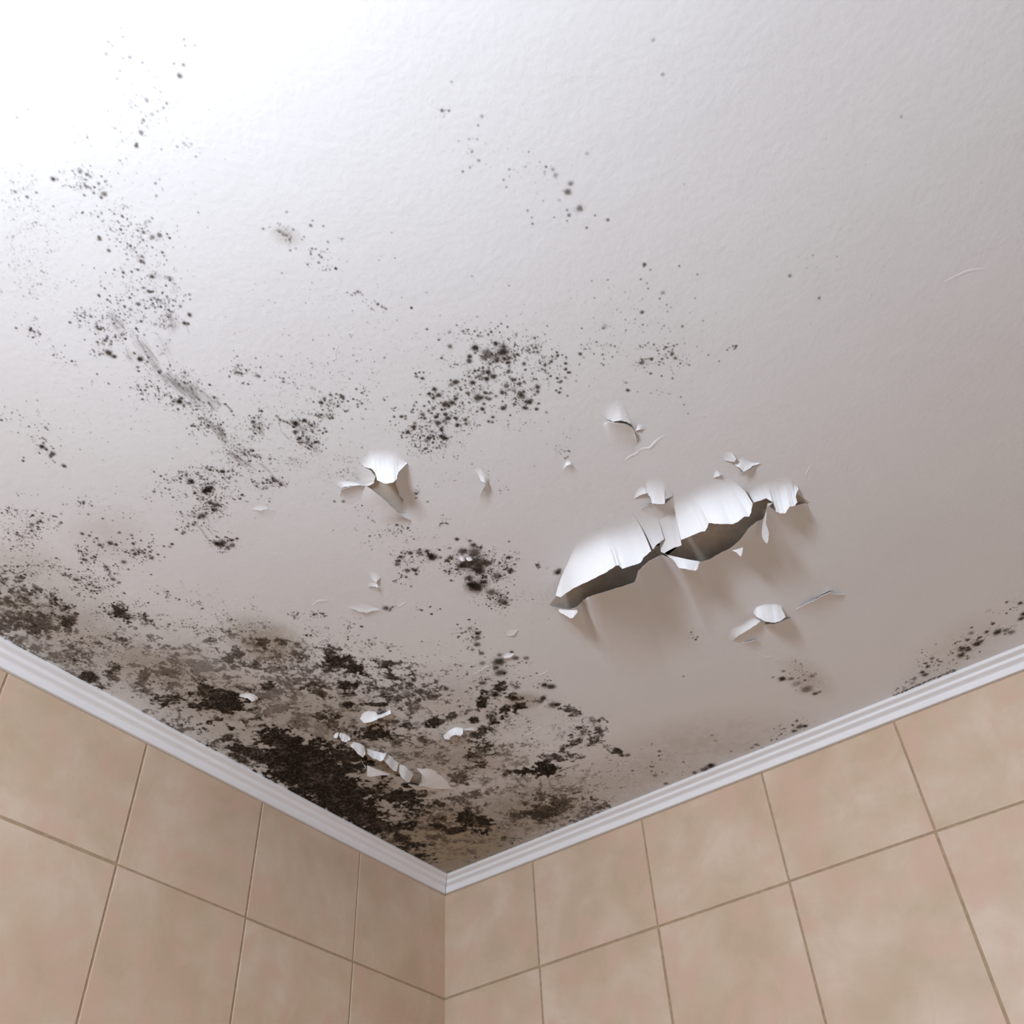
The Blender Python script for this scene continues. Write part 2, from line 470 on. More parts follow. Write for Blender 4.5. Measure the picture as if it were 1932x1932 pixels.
blotches('G', [(600,250,280,100,10,.9,.97),(300,450,330,100,15,.9,.98),(600,520,280,100,15,.76,.95),(1150,660,110,50,10,.78,.95),(900,760,190,68,0,.6,.92),
 (600,680,230,66,15,.72,.92),(1050,830,140,42,0,.52,.85),(1000,960,190,60,25,.84,.9),(1150,1060,110,42,10,.78,.9),(750,880,140,50,25,.78,.85),
 (1380,810,74,34,0,.56,.85),(1530,940,56,24,0,.62,.85),(1690,1000,80,24,0,.82,.95),(1480,1070,56,28,0,.72,.75),(1340,1250,40,30,0,.84,.85),
 (1800,860,95,34,20,.78,.95),(1550,720,100,34,15,.66,.9),(1400,640,110,34,5,.56,.85),(1620,1280,160,30,0,.3,.5),(1560,1420,120,40,0,.3,.45),
 (1750,1250,150,30,0,.28,.5),(1420,930,150,60,0,.32,.55),(1650,1120,200,50,0,.28,.4)])
blotches('E', [(560,650,34,64,20,.58,.85),(480,690,74,28,-25,.6,.9),(430,750,40,44,0,.74,.95),(480,840,64,52,0,.58,.9),(600,810,74,28,-10,.74,.9),
 (720,795,64,20,-5,.8,.95),(690,720,46,20,0,.74,.9),(750,725,26,20,0,.48,.8),(580,885,30,16,0,.6,.9),(490,910,54,42,0,.52,.85),
 (440,985,74,26,-35,.52,.8),(350,910,30,20,0,.8,.9),(250,850,64,24,-15,.48,.75),(120,905,84,34,-20,.58,.8),(0,950,54,26,0,.84,.95),
 (920,740,46,34,0,.52,.75),(1030,775,46,16,20,.6,.8),(1120,825,76,16,15,.66,.8),(1230,860,95,32,20,.64,.75),(1370,910,64,32,20,.64,.75),
 (1400,980,44,52,0,.52,.7),(1280,1030,74,50,-20,.62,.85),(1370,1080,64,32,0,.62,.8),(1220,1100,64,42,-30,.62,.8),(1110,1215,84,36,-20,.62,.8),
 (1000,1230,74,32,0,.48,.7),(960,1340,72,50,0,.74,.95),(1070,1330,46,34,0,.43,.7),(1200,1230,46,24,0,.48,.7),(760,1355,66,16,0,.76,.95),
 (620,1355,56,16,0,.64,.85),(490,1320,46,16,10,.6,.85),(400,1200,100,50,-20,.66,.85),(470,1135,46,22,-10,.76,.9),(340,1260,56,30,0,.62,.85),
 (430,1280,36,20,0,.7,.9),(550,1180,95,50,0,.36,.42),(640,1220,46,34,0,.42,.5),(660,1120,56,24,0,.48,.6),(760,1135,30,18,0,.5,.7),
 (700,1290,110,34,0,.36,.45),(640,950,26,26,0,.5,.6),(1600,1190,40,22,20,.7,.85),(1500,1130,64,28,30,.33,.55),(225,1420,66,34,10,.62,.7),
 (900,1410,46,16,0,.48,.75),(915,1480,16,74,0,.52,.7),(910,1560,36,34,0,.48,.7),(300,1560,110,34,0,.46,.65),(450,1580,110,24,-5,.33,.5),
 (330,1790,170,48,20,.74,.95),(400,1800,72,32,10,.86,.97),(170,1870,85,24,0,.74,.92),(50,1640,76,32,15,.68,.9),(30,1820,56,24,0,.68,.9),
 (560,1660,110,40,0,.33,.5),(950,1690,120,50,0,.74,.85),(1100,1650,140,50,-10,.62,.7),(800,1720,95,20,-5,.6,.75),(1000,1760,140,40,0,.46,.6),
 (1350,1670,110,32,-20,.48,.65),(1450,1650,64,22,-20,.52,.7),(1250,1700,140,60,-20,.38,.5),(900,1830,190,40,-10,.33,.5),(700,1540,110,34,0,.33,.5),
 (830,1620,84,28,0,.38,.55),(600,1860,95,16,0,.46,.55)])
blotches('H', [(1095,615,80,32,-30,.5,.55)])
blotches('X', [(560,1450,110,46,28,.93,.97),(650,1520,120,40,28,.86,.97),(720,1570,90,28,28,.70,.95),(775,1603,48,16,28,.52,.9),(470,1420,70,20,26,.88,.9),
 (90,1175,110,36,22,.42,.66),(210,1215,120,30,20,.26,.55),(380,1290,170,56,14,.46,.55),(560,1250,120,40,12,.42,.6),(520,1330,140,50,14,.46,.55),(640,1390,140,46,16,.46,.6),(760,1425,100,36,16,.42,.6),(820,1540,120,56,10,.5,.7),(900,1570,120,40,-14,.42,.6),(980,1500,160,44,-6,.33,.5),(700,1300,130,50,8,.5,.75),(1010,1400,110,50,0,.2,.5),(40,1158,90,44,12,.58,.72),(112,1162,56,22,18,.66,.88),(80,1215,90,36,28,.52,.62),(150,1262,74,30,28,.54,.62),(300,1300,150,34,20,.40,.55),(420,1280,120,40,14,.40,.5),(540,1290,100,50,10,.42,.55),(640,1340,90,40,10,.42,.6),(780,1360,80,40,10,.38,.55)])
spots('R1', [(1362,572,15,.6),(1392,490,10,.5),(1112,757,14,.3),(1265,783,8,.5),(1240,817,8,.4),(1090,912,11,.5),(1155,868,9,.35),(1072,1005,13,.5),
 (1035,1107,11,.7),(1037,1088,8,.6),(402,1357,12,.85),(205,1493,9,.7),(275,1460,7,.6),(115,1455,9,.5),(605,1300,12,.5),(662,1322,10,.5),(685,1340,10,.4),
 (655,1413,9,.6),(675,1420,8,.5),(750,1390,9,.5),(790,1470,16,.55),(768,1498,9,.8),(712,1463,8,.6),(640,1480,8,.6),(1180,1390,7,.6),(1187,1485,8,.4),
 (1505,1612,5,.7),(1135,1680,10,.3),(1088,1762,11,.6),(1045,1748,8,.6),(1158,1800,15,.5),(1210,1783,15,.55),(927,1640,8,.7),(867,1622,7,.6),(757,1815,12,.6),
 (750,1795,8),(825,1900,11,.7),(1085,1820,7),(990,1865,9),(1232,1915,8),(1320,480,9,.3),(1345,1112,8,.35),(1395,1085,7,.35),(985,432,10,.35),(1080,473,8,.35),
 (805,405,10,.3),(820,315,8,.3),(935,440,8,.3),(912,535,7,.3),(1397,297,8,.35),(1405,345,7,.4),(1480,342,7,.35),(1487,1187,6,.5)])
spots('R2', [(1070,208,11),(1090,222,9,.6),(1078,175,10,.6),(1155,327,13,.8),(1045,275,8),(1000,290,7),(935,297,9),(868,275,6),(1130,440,11,.8),(1160,440,7),
 (1090,412,7),(750,470,9),(815,503,7),(1050,537,13,.7),(990,578,11,.4),(1147,503,8),(1268,478,8,.6),(1220,507,10,.4),(1438,463,9,.35),(1438,617,12,.9),
 (1400,680,12,.9),(1428,685,9),(1368,553,9,.6),(1290,700,10,.4),(1280,580,8),(1290,340,12,.3),(1070,667,9),(945,553,8),(825,905,20,.85),(868,935,14,.85),
 (1062,952,16,.95),(1020,910,9,.7),(750,725,9),(845,818,7),(795,815,7),(740,825,8),(530,675,8),(122,718,7),(228,735,9),(258,745,8),(235,722,8),(690,630,8),
 (1118,975,7),(1052,1045,8),(1043,1015,7),(1378,1250,10),(1363,1277,17,.95),(1313,1275,9,.7),(1435,1290,12,.6),(1395,1310,9,.6),(1490,1338,7),(1580,1457,8),
 (320,1618,16,.85),(350,1640,9),(400,1672,16,.75),(385,1690,12,.7),(487,1765,13,.8),(175,1725,9,.8),(180,1702,6),(330,1590,7),(1445,1880,18,.8),(1370,1862,10),
 (1220,1842,8),(1170,1810,6),(737,1068,6),(825,1140,6),(1905,1645,7)])
spots('R3', [(612,370,12,.5),(680,402,9,.6),(705,438,9,.6),(650,395,14,.35),(720,418,7,.5),(898,313,11,.6),(1013,318,8,.5),(738,350,8,.6),(680,190,9,.4),
 (465,343,9,.5),(523,328,6,.4),(838,418,7,.5),(815,440,7,.4),(911,525,8,.7),(712,540,8,.6),(762,523,7,.4),(997,603,10,.6),(975,583,7),(972,652,9,.6),
 (1055,463,8,.5),(1050,530,7,.5),(1125,705,9,.9),(900,573,7),(915,270,8,.4),(1325,917,11,.6),(1300,930,9,.5),(1350,925,9,.4),(1370,945,6,.6),(1510,1030,10,.9),
 (1546,1055,7,.9),(1585,1075,7,.7),(1816,1065,8,.95),(1667,610,6,.5),(1685,1178,5,.5),(1635,378,5,.5),(1255,1308,5,.7),(1265,1330,5,.6),(230,1505,6),(398,1522,6),
 (240,1590,7),(440,1607,6),(225,1648,7),(268,1660,8),(310,1630,8),(415,1682,14,.5),(432,1692,7),(480,1727,6),(650,1708,8),(1388,1825,5),(1252,1712,6),(920,1357,5),(872,1527,5,.5)])
spots('R4', [(235,373,13),(180,425,9),(348,440,11),(412,512,9),(433,552,7),(628,620,18,.85),(640,578,11,.8),(633,660,10,.7),(680,682,8),(685,578,7),
 (1060,636,25,.92),(1150,604,18,.85),(1055,720,18,.85),(1318,425,18,.9),(1350,385,14,.7),(1415,348,12,.8),(1530,365,18,.75),(1515,345,9),(1545,385,9),(1435,580,11,.8),
 (1320,550,14,.7),(1300,570,12,.6),(905,598,12,.7),(940,612,10,.6),(972,622,10,.6),(1230,716,9),(1370,718,11),(1335,735,8),(780,680,9),(722,650,7),(1690,468,8),
 (1685,443,7),(1770,490,7),(1740,588,6),(1680,397,6),(168,1310,34,.95),(200,1290,25,.8),(140,1320,22,.8),(195,1440,22,.8),(250,1460,28,.6),(235,1510,22,.7),
 (120,1570,26,.8),(85,1590,16,.8),(155,1540,12),(300,1860,36,.8),(265,1850,22,.9),(330,1835,20,.6),(420,1870,22,.55),(370,1890,20,.6),(430,1815,10),(350,1787,9),
 (325,1122,16,.85),(305,1120,12),(377,1123,9),(424,1116,10),(265,1110,8),(160,1085,12,.7),(190,1100,9),(625,1228,10),(645,1220,8),(665,1270,11),(770,1208,12,.8),
 (825,1185,9),(905,1245,14,.7),(920,1260,10,.6),(800,1225,9,.6),(975,1250,8),(487,1053,8),(423,1030,7),(430,1155,7),(800,995,12,.6),(810,1040,6),(795,1428,7),
 (1455,1427,10,.6),(1545,1425,14,.6),(460,1220,12,.35),(175,655,8),(180,677,7),(105,625,7),(40,1635,9),(15,1230,16),(1370,887,6),(42,1332,8),(365,1440,8)])
spots('R5', [(270,98,8),(683,256,7),(740,310,8),(520,390,9),(622,448,18,.6),(850,460,24,.9),(850,508,12,.6),(801,542,16,.85),(797,580,20,.75),(545,555,10),
 (1040,425,20,.85),(1105,500,38,.9),(1110,450,20,.7),(1115,560,16,.9),(960,505,34,.55),(935,550,26,.6),(1000,540,24,.4),(1045,570,28,.6),(985,608,14,.6),(1150,595,17,.9),
 (1168,555,12),(1210,540,9),(1240,520,9),(1250,532,8),(1298,607,13),(1488,622,13),(1442,600,9),(1675,605,13),(1675,658,12),(1680,548,8),(1645,528,7),(1808,517,11,.5),
 (1675,735,11,.5),(1634,768,12,.7),(1157,672,14,.7),(850,672,12,.7),(920,645,10,.7),(970,685,20,.7),(1015,722,22,.8),(955,745,20,.85),(900,718,10,.5),(930,680,10,.6),
 (673,775,24,.85),(635,798,16,.5),(830,780,21,.9),(715,822,9,.6),(760,803,10,.5),(735,750,8,.6),(480,838,18,.9),(435,880,14,.95),(468,920,13,.9),(520,893,20,.85),
 (465,885,9),(672,928,15,.85),(640,962,22,.85),(575,980,24,.85),(610,993,13,.9),(575,1022,10),(545,1025,10),(783,877,15,.75),(878,920,32,.78),(910,915,12,.5),
 (948,873,16,.75),(898,838,12,.5),(950,915,14,.6),(983,928,16,.65),(1040,902,13,.5),(1005,878,10,.4),(1098,867,17,.75),(1130,875,10,.6),(1137,810,20,.6),(1195,755,16,.7),
 (1215,750,10),(1258,787,14,.8),(1297,772,11,.8),(1233,790,8,.6),(1210,853,12,.5),(1265,878,24,.75),(1285,910,20,.6),(1342,953,24,.85),(1303,1007,18,.75),(1108,1012,22,.85),
 (1130,985,10,.5),(1418,820,19,.8),(1420,862,13,.75),(1395,890,12,.55),(1430,970,10,.8),(1412,1022,13,.8),(1385,745,10,.6),(1590,850,9),(1618,870,11),(1630,832,10,.6),
 (1693,900,7),(1500,1050,9,.5),(930,973,12,.7),(917,1020,17,.85),(470,1013,14,.6),(428,1038,14,.6),(373,1070,19,.65),(456,1058,10,.7),(395,1104,14,.7),(340,1105,8,.5),
 (498,1090,15,.8),(578,1067,16,.8),(602,1104,22,.85),(682,1107,14,.75),(762,1118,17,.75),(512,1147,24,.75),(555,1185,12,.6),(688,1168,16,.85),(545,1215,14,.9),(408,1203,11,.5),
 (457,1225,14,.55),(388,992,9),(315,958,8,.8),(180,1088,12,.9),(217,1085,9,.7),(217,1110,9,.7),(292,1183,18,.85),(300,1150,14,.5),(237,1232,16,.9),(195,1235,10,.7),
 (405,1305,14,.4),(555,1275,20,.8),(575,1285,12,.8),(535,1265,12,.6),(350,1275,8,.5),(305,1360,8,.5),(1013,1093,13,.8),(975,1133,12,.7),(1010,1142,11,.7),(1172,1077,9,.7),
 (370,740,12,.8),(412,293,9,.7),(617,320,12,.35),(1345,480,9,.8),(1365,440,7,.8),(1390,500,8,.7),(1420,500,10,.6),(1330,490,7),(1145,270,7),(1090,243,7),(970,340,9),
 (315,1790,12,.7),(312,1832,8,.7),(420,1865,9,.5)])
spots('R6', [(655,185,13,.85),(650,205,8,.6),(710,235,8,.4),(972,200,6,.9),(1138,277,7,.6),(622,321,7,.7),(688,406,6,.8),(822,445,16,.3),(795,497,7,.7),(632,620,14,.7),
 (640,735,7,.7),(833,745,7,.5),(1000,750,10,.6),(295,750,22,.18),(275,770,8,.4),(85,768,6,.9),(70,1000,12,.5),(195,1000,6,.8),(273,1006,8,.8),(285,1048,6,.7),
 (265,1088,6,.7),(283,1103,7,.8),(740,916,8,.7),(908,1002,15,.75),(935,1040,14,.6),(925,928,10,.5),(720,1048,13,.8),(635,1080,20,.6),(845,943,9,.4),(848,1005,8,.4),
 (788,1100,8,.5),(712,1180,10,.7),(812,1202,7,.8),(911,1224,7,.8),(503,1332,12,.95),(988,1395,7,.6),(1015,1465,6,.6),(1053,1545,6,.6),(1190,700,8,.4),(1408,965,7,.7),
 (1335,1068,6,.7),(1135,934,5,.6),(482,690,6,.6),(570,686,5,.7),(487,785,6,.6),(322,327,6,.6),(200,490,5,.8),(407,598,5,.6),(865,615,5,.7),(385,930,6,.8),
 (62,1096,6,.7),(33,1248,6,.6),(595,1346,5,.6),(716,1360,5,.6),(1117,493,6,.5),(857,553,7,.5)])
spots('R7', [(236,474,11,.7),(293,476,8,.7),(315,238,8,.35),(567,522,12,.25),(535,597,8,.4),(460,711,6,.5),(528,713,6,.5),(482,818,7,.5),(540,888,9,.45),(407,979,8,.6),
 (467,945,6,.6),(793,962,7,.5),(955,817,6,.6),(1097,940,7,.9),(1153,962,11,.35),(1178,1012,16,.3),(1302,1080,16,.5),(1277,1150,22,.6),(1210,1218,12,.2),(1375,1285,22,.5),
 (1288,1342,12,.6),(1272,1300,8,.5),(1437,832,12,.22),(1504,1343,6,.7),(1610,1380,10,.7),(1435,1446,8,.7),(1166,1360,5,.8),(985,1412,6,.9),(945,1303,8,.5),(747,1049,8,.4),
 (770,1109,6,.5),(1272,1388,6,.6),(1085,982,5,.6),(1046,902,5,.5)])
spots('A', [(240,522,14,.6),(130,597,10,.6),(115,410,8,.6),(405,457,8),(465,505,8),(625,590,12,.7),(680,605,10,.7),(735,625,10,.7),(835,660,14,.85),(880,675,12,.7),
 (760,675,12,.7),(905,582,10,.6),(600,720,12,.6),(650,790,14,.75),(695,775,10,.6),(800,840,14,.6),(860,935,14,.6),(905,960,10,.6),(575,938,15,.7),(490,900,12,.5),
 (520,910,10,.5),(680,975,9),(1012,665,10,.8),(1010,715,10,.7),(1025,745,12,.8),(1095,735,10,.7),(1070,640,7),(1150,775,14,.7),(1200,748,8),(1307,668,10,.85),
 (1290,690,12,.3),(1130,690,8),(1245,685,7),(940,805,16,.6),(975,860,8),(1340,558,9),(1397,578,12,.6),(1385,590,8),(1425,535,10,.7),(1470,520,12,.7),(635,347,7),
 (610,353,6),(697,377,6),(670,443,6),(780,475,8,.6),(1170,270,9,.7),(1255,245,6),(1000,603,9,.6)])
spots('D', [(925,290,16,.85),(1050,305,16,.6),(1085,345,22,.8),(1150,370,14,.8),(980,405,34,.7),(1095,415,48,.65),(480,420,18,.8),(380,455,14),(370,495,16,.85),(355,530,20,.6),
 (570,385,10),(560,410,26,.4),(570,440,12,.6),(640,405,18,.85),(690,465,34,.9),(670,445,22,.85),(770,465,12,.6),(830,495,20,.85),(870,470,20,.75),(1020,530,60,.7),
 (1130,510,60,.7),(1215,520,34,.65),(1130,580,50,.75),(965,545,30,.7),(1150,605,34,.6),(1040,660,30,.75),(1110,745,62,.95),(1060,720,34,.8),(1185,700,28,.8),(1195,650,14,.8),
 (1310,645,40,.6),(1420,465,18,.9),(1440,590,24,.8),(1435,610,14),(1480,530,12,.7),(1260,800,36,.6),(1360,890,40,.55),(1390,905,20,.6),(1255,580,16,.6),(930,580,14),
 (450,590,22,.6),(530,585,16,.8),(535,625,12,.8),(500,575,12),(870,685,12,.7),(1700,535,16,.7),(1890,610,26,.9),(1905,585,20,.6),(1425,312,8),(245,950,24,.7),
 (310,940,12,.6),(290,970,9,.5),(930,1108,9),(970,1190,10,.7),(1050,1145,16,.5),(1125,1190,24,.6),(1120,1240,22,.5),(1120,1300,24,.65),(1075,1350,16,.5),(1330,1465,46,.85),
 (1335,1400,20,.5),(1300,1520,26,.75),(1340,1570,40,.7),(1380,1575,16,.8),(1450,1370,16,.7),(1490,1430,24,.65),(1520,1475,10,.6),(1590,1430,22,.5),(1160,1385,20,.6),(1170,1480,26,.4),
 (1690,1575,9,.8),(1165,1670,24,.7),(1320,1700,32,.6),(1330,1740,22,.8),(1290,1780,30,.8),(1500,1710,22,.55),(1770,1690,30,.6),(1830,1705,30,.8),(1470,1815,34,.85),(1550,1815,22,.6),
 (1750,1810,24,.7),(1730,1850,20,.5),(1850,1880,40,.6),(820,1725,22,.7),(850,1785,14,.5),(820,135,9),(790,135,8),(513,288,7,.9),(350,152,12,.7),(455,178,9,.9),(590,1270,7),
 (748,1303,6,.6),(485,742,10,.5)])
spots('F', [(1430,485,26,.9),(1510,485,20,.6),(1650,580,42,.5),(1560,530,36,.25),(1730,620,20,.7),(1770,605,12,.7),(1700,460,25,.35),(1440,415,16,.4),(1345,470,12,.4),(1590,920,28,.6),
 (1640,915,18,.7),(1540,960,20,.6),(1560,870,14,.6),(780,1275,28,.95),(720,1310,32,.6),(630,1340,20,.5),(310,1145,16,.5),(20,1180,20,.6),(370,1440,16,.6),(270,1365,20,.4),
 (1190,1085,16,.5),(1150,1115,14,.4),(965,1148,9,.6),(1330,1040,9,.5),(600,60,7),(655,105,7),(530,462,8,.7),(320,215,7,.6),(290,255,8,.4),(790,1000,12,.4),(820,1050,12,.3)])
spots('H', [(1475,400,22,.8),(1480,355,24,.75),(1525,360,18,.85),(1585,320,24,.85),(1620,300,14,.7),(1605,275,10),(1520,290,14,.7),(1705,172,12,.85),(1735,235,24,.85),(1660,230,14,.7),
 (1800,220,18,.5),(1840,235,20,.5),(1210,545,18,.7),(1190,525,13,.8),(1230,485,12,.7),(1260,425,14,.6),(1215,460,9),(1550,200,8),(1430,315,8),(1930,100,18,.9),(1910,135,18,.8),
 (1905,22,14,.85),(1805,15,9),(1520,425,9,.7),(1310,475,9,.5),(1300,440,9,.5),(1545,240,16,.4)])
spots('X', [(730,1590,9,.5),(560,1215,5,.6),(628,1222,4,.5),(790,1613,8,.75),(826,1560,8,.6),(1490,520,2.5,.5),(1545,562,2.5,.5),(1250,140,3,.3),(1232,75,3,.25),(1700,220,2.5,.25)])
smears('R2', [(830,600,950,720,60,30,.30),(860,640,900,760,40,16,.25),(1040,800,1170,980,60,46,.30),(950,880,1010,980,40,22,.34),(1120,930,1230,1090,50,34,.28),
 (1240,1080,1420,1230,60,56,.34),(1330,1090,1540,1300,90,66,.30),(1280,1060,1370,1160,30,16,.3),(1300,600,1320,760,70,44,.26),(1200,310,1320,350,30,24,.26),(1310,350,1330,470,26,16,.22),
 (1160,480,1230,530,25,16,.38),(1590,1290,1640,1340,20,9,.5),(1720,1300,1760,1350,10,5,.5),(1640,1240,1680,1320,30,12,.34),(1650,1440,1720,1560,30,18,.38),(1560,1400,1700,1580,40,16,.32),
 (1740,1660,1890,1780,40,16,.4),(1800,1600,1880,1680,40,12,.32),(900,250,950,305,6,4,.6),(1410,690,1440,760,8,4,.5),(1000,720,1030,820,30,8,.2),(1210,780,1300,950,60,12,.22),(930,700,910,830,40,12,.2)])
smears('R4', [(640,620,740,780,50,28,.34),(660,690,720,720,40,8,.3),(1070,650,1180,720,50,28,.38),(1170,620,1290,700,24,18,.45),(1060,730,1090,790,40,12,.3),(1340,430,1400,440,40,10,.28),
 (890,690,1000,800,14,7,.42),(900,600,1000,640,26,10,.34),(180,430,250,510,18,12,.5),(350,440,410,510,12,8,.4),(130,350,300,450,60,30,.26),(270,640,350,800,40,18,.38),
 (160,580,380,880,30,12,.34),(390,940,510,1000,40,30,.44),(440,960,640,1080,20,10,.46),(470,880,560,960,30,14,.34),(700,1040,840,1150,30,14,.34),(820,1170,930,1250,30,18,.38),
 (480,1140,550,1190,10,5,.4),(40,1630,190,1830,16,9,.52),(160,1680,220,1760,14,6,.5),(0,230,80,420,90,30,.28),(1040,980,1120,1080,50,12,.18),(1600,1130,1720,1200,60,16,.22),
 (240,1440,320,1480,30,16,.52),(1200,830,1330,960,60,22,.24)])
smears('R3', [(600,350,720,430,30,14,.2)])
trail('B', [(1400,1080),(1430,1030),(1490,1000),(1600,985)], 13, .5)
trail('H', [(985,694),(1060,664),(1150,624),(1300,560),(1440,508)], 16, .8)
trail('E', [(380,1240),(480,1330),(640,1365),(800,1350)], 16, .3)
specks('R1', [(900,420,220,300,0,60,1),(1050,800,200,350,20,130,1),(640,1350,200,120,30,150),(150,1450,200,150,0,120,1),(1050,1780,300,150,0,220),(250,1720,350,200,0,240,1),(800,1600,250,100,0,90),
 (1400,1120,120,80,0,30,1),(900,1000,700,600,0,160,1)])
specks('R2', [(1100,450,330,250,0,430),(900,700,300,150,0,220),(1250,600,120,200,0,160),(800,830,140,100,0,120),(650,640,200,80,20,120),(250,740,100,80,40,70),(450,920,250,60,35,40),(200,300,250,300,0,220,1),
 (1150,1000,180,80,45,100),(1150,1150,150,100,30,130),(1420,1120,180,90,35,170),(1370,1290,150,80,20,150),(1600,1450,250,150,40,200),(1850,1650,150,150,40,120),(200,1450,170,80,20,60),(350,1640,130,80,40,70),
 (60,1380,70,60,0,15),(1500,1830,300,90,0,260),(1050,1200,150,80,0,50),(1800,1050,90,60,0,30),(900,1300,700,500,0,140,1)])
specks('R3', [(700,400,220,100,30,60,1),(950,560,150,120,30,40),(1100,680,120,60,0,20),(250,1600,220,120,20,70),(700,1740,120,50,30,30),(1450,1050,200,60,20,30),(1000,1250,900,600,0,170,1),(1200,1650,700,200,0,130,1)])
specks('R4', [(120,640,150,150,0,110),(450,900,300,200,40,260,1),(680,660,150,120,40,170),(1100,640,250,120,20,270),(1180,820,140,110,30,280),(1430,420,200,110,0,210),(1350,550,150,50,0,100),(1720,420,120,160,0,60),
 (350,1150,250,100,0,130),(170,1320,130,130,0,240),(200,1500,150,110,0,260),(330,1860,130,90,0,220),(700,1240,250,60,0,90),(850,1220,110,60,0,90),(450,1350,250,120,0,120),(80,1250,150,150,0,130),
 (950,300,600,250,0,140,1),(1500,1100,250,250,0,130,1),(1000,1000,250,120,0,130,1),(500,100,250,80,0,50)])
specks('R5', [(1000,600,330,220,0,420),(1130,480,120,160,10,170),(700,850,350,250,-20,330),(560,1100,330,200,-20,330),(1200,850,350,200,-10,260),(1380,470,120,100,20,150),(1560,650,250,200,0,140),(1520,600,120,30,-35,60),
 (450,1300,300,130,0,210),(560,1290,70,60,0,80),(800,1150,120,40,0,60),(1240,940,110,80,0,150),(880,330,200,80,0,70),(330,680,60,60,0,26),(250,1000,160,120,0,60),(1630,1410,110,110,0,36),
 (500,1400,300,120,0,80),(650,1580,250,120,0,40,1),(330,1780,70,90,0,26),(1100,1750,80,60,0,10),(1000,400,800,350,0,150,1),(1300,1180,350,100,0,50,1),(950,720,140,80,0,110),(330,1250,200,120,20,120)])
specks('R6', [(850,1020,250,150,0,150),(600,700,500,400,0,130,1),(620,1080,90,60,0,44),(300,950,250,150,0,64),(470,1260,60,40,0,12),(1450,950,60,20,-10,10),(820,1340,100,40,0,16,1)])
specks('R7', [(1100,1100,400,300,20,40,1),(550,800,200,200,0,25,1),(250,470,90,60,0,10,1)])
specks('A', [(150,600,170,200,0,430),(350,500,140,70,10,130),(80,420,100,50,0,60),(400,840,130,60,25,130),(600,930,180,50,15,160),(750,970,150,70,10,190),(680,760,120,110,30,190),(860,900,80,90,0,120),
 (860,690,150,60,10,120),(1080,730,130,110,0,210),(600,380,130,70,0,45),(1230,270,150,90,0,60),(150,870,200,60,0,160),(120,960,200,120,10,180),(1300,1060,150,50,25,70),(1480,1130,120,40,20,40),
 (700,1040,150,50,0,90),(1000,1120,200,70,0,80),(300,1040,250,60,0,170),(1150,1250,100,50,10,80),(1450,1280,180,60,10,90),(900,400,500,150,0,60,1),(1600,1080,400,150,0,100,1),(1480,480,170,90,0,200),
 (250,1230,300,120,10,320),(850,1200,200,70,10,150),(750,1420,300,90,12,230),(600,1560,260,90,24,200)])
specks('B', [(850,300,400,120,0,150,1),(1050,330,200,80,20,130),(1200,570,250,120,0,160),(1500,600,250,120,0,180),(1550,200,100,40,0,40),(1720,180,80,40,0,36),(1150,120,100,40,0,20),(1500,300,300,100,0,60,1),
 (700,330,150,60,20,60),(450,760,300,60,0,130),(450,940,280,120,0,220),(1750,350,150,70,0,50)])
specks('C', [(950,200,100,60,0,60),(880,300,60,30,0,30),(620,300,120,50,0,50),(1150,370,100,40,0,40),(400,110,60,40,0,30),(580,90,60,30,0,26),(1700,700,250,150,0,40,1),(1300,40,80,40,0,20),(800,420,250,60,0,110),
 (500,480,250,80,0,110),(1250,750,350,300,0,270)])
specks('D', [(450,500,150,120,0,230),(620,420,200,60,0,130),(1080,480,180,130,0,320),(1130,700,130,120,0,240),(1350,560,130,140,0,280),(1320,850,130,100,0,240),(880,560,120,100,0,150),(1080,1230,80,120,0,150),
 (960,1190,70,50,0,40),(370,200,130,80,0,80),(800,110,90,60,0,30),(120,1290,80,40,0,30),(620,960,150,80,0,40),(1300,1480,250,100,0,70),(1200,1650,100,80,0,70),(1450,1660,200,100,0,90),
 (1750,1680,90,60,0,60),(1740,540,90,60,0,25),(450,650,80,80,0,50),(900,1500,500,250,0,120,1),(100,200,150,250,0,80),(500,250,350,120,0,70,1),(1500,850,300,200,0,60,1)])
specks('E', [(650,680,120,120,0,90),(700,950,180,120,0,70),(850,1110,120,80,0,40),(1150,950,150,80,0,40),(1330,1000,150,120,0,100),(500,900,150,200,0,120),(1450,270,50,50,0,24),(1530,330,40,40,0,14),
 (1750,1280,250,120,0,40,1),(1850,1350,150,80,0,40),(900,720,150,80,0,60),(400,590,80,60,0,60),(1000,1500,400,120,0,120),(1200,1700,300,80,-15,120),(600,1500,400,120,0,110)])
specks('F', [(1600,450,200,120,20,90),(1550,930,150,60,-15,80),(1400,1000,120,40,-20,34),(350,1250,250,120,0,90),(700,1320,100,30,-20,34),(1180,1100,80,30,0,28),(600,90,60,30,0,10)])
specks('H', [(1230,480,140,120,-40,100),(1530,330,120,90,-30,120),(1750,220,120,40,0,60),(1450,350,200,80,-25,70),(1380,480,100,60,0,30),(1800,70,150,80,0,44)])
specks('X', [(750,640,260,160,0,120,1),(560,880,200,120,0,120,1),(1500,480,300,250,0,40,1),(160,900,160,120,0,90,1)])
COV = np.clip(COV * 1.12, 0, 1)
nm = .42 * noise + .58 * grain
nm = np.interp(nm.ravel(), np.sort(nm.ravel()[::97]), np.linspace(0, 1, len(nm.ravel()[::97]))).reshape(nm.shape).astype(np.float32)
blot = DRK * np.maximum((.74 + .5 * (1 - noise)).clip(0, 1), smooth(.86, 1.0, COV)) * smooth(.20, 1.08, COV + .92 * (.5 - nm) * np.clip(COV * 4, 0, 1) * (1 - .55 * smooth(.84, 1.0, COV))) * (.80 + .34 * fine)
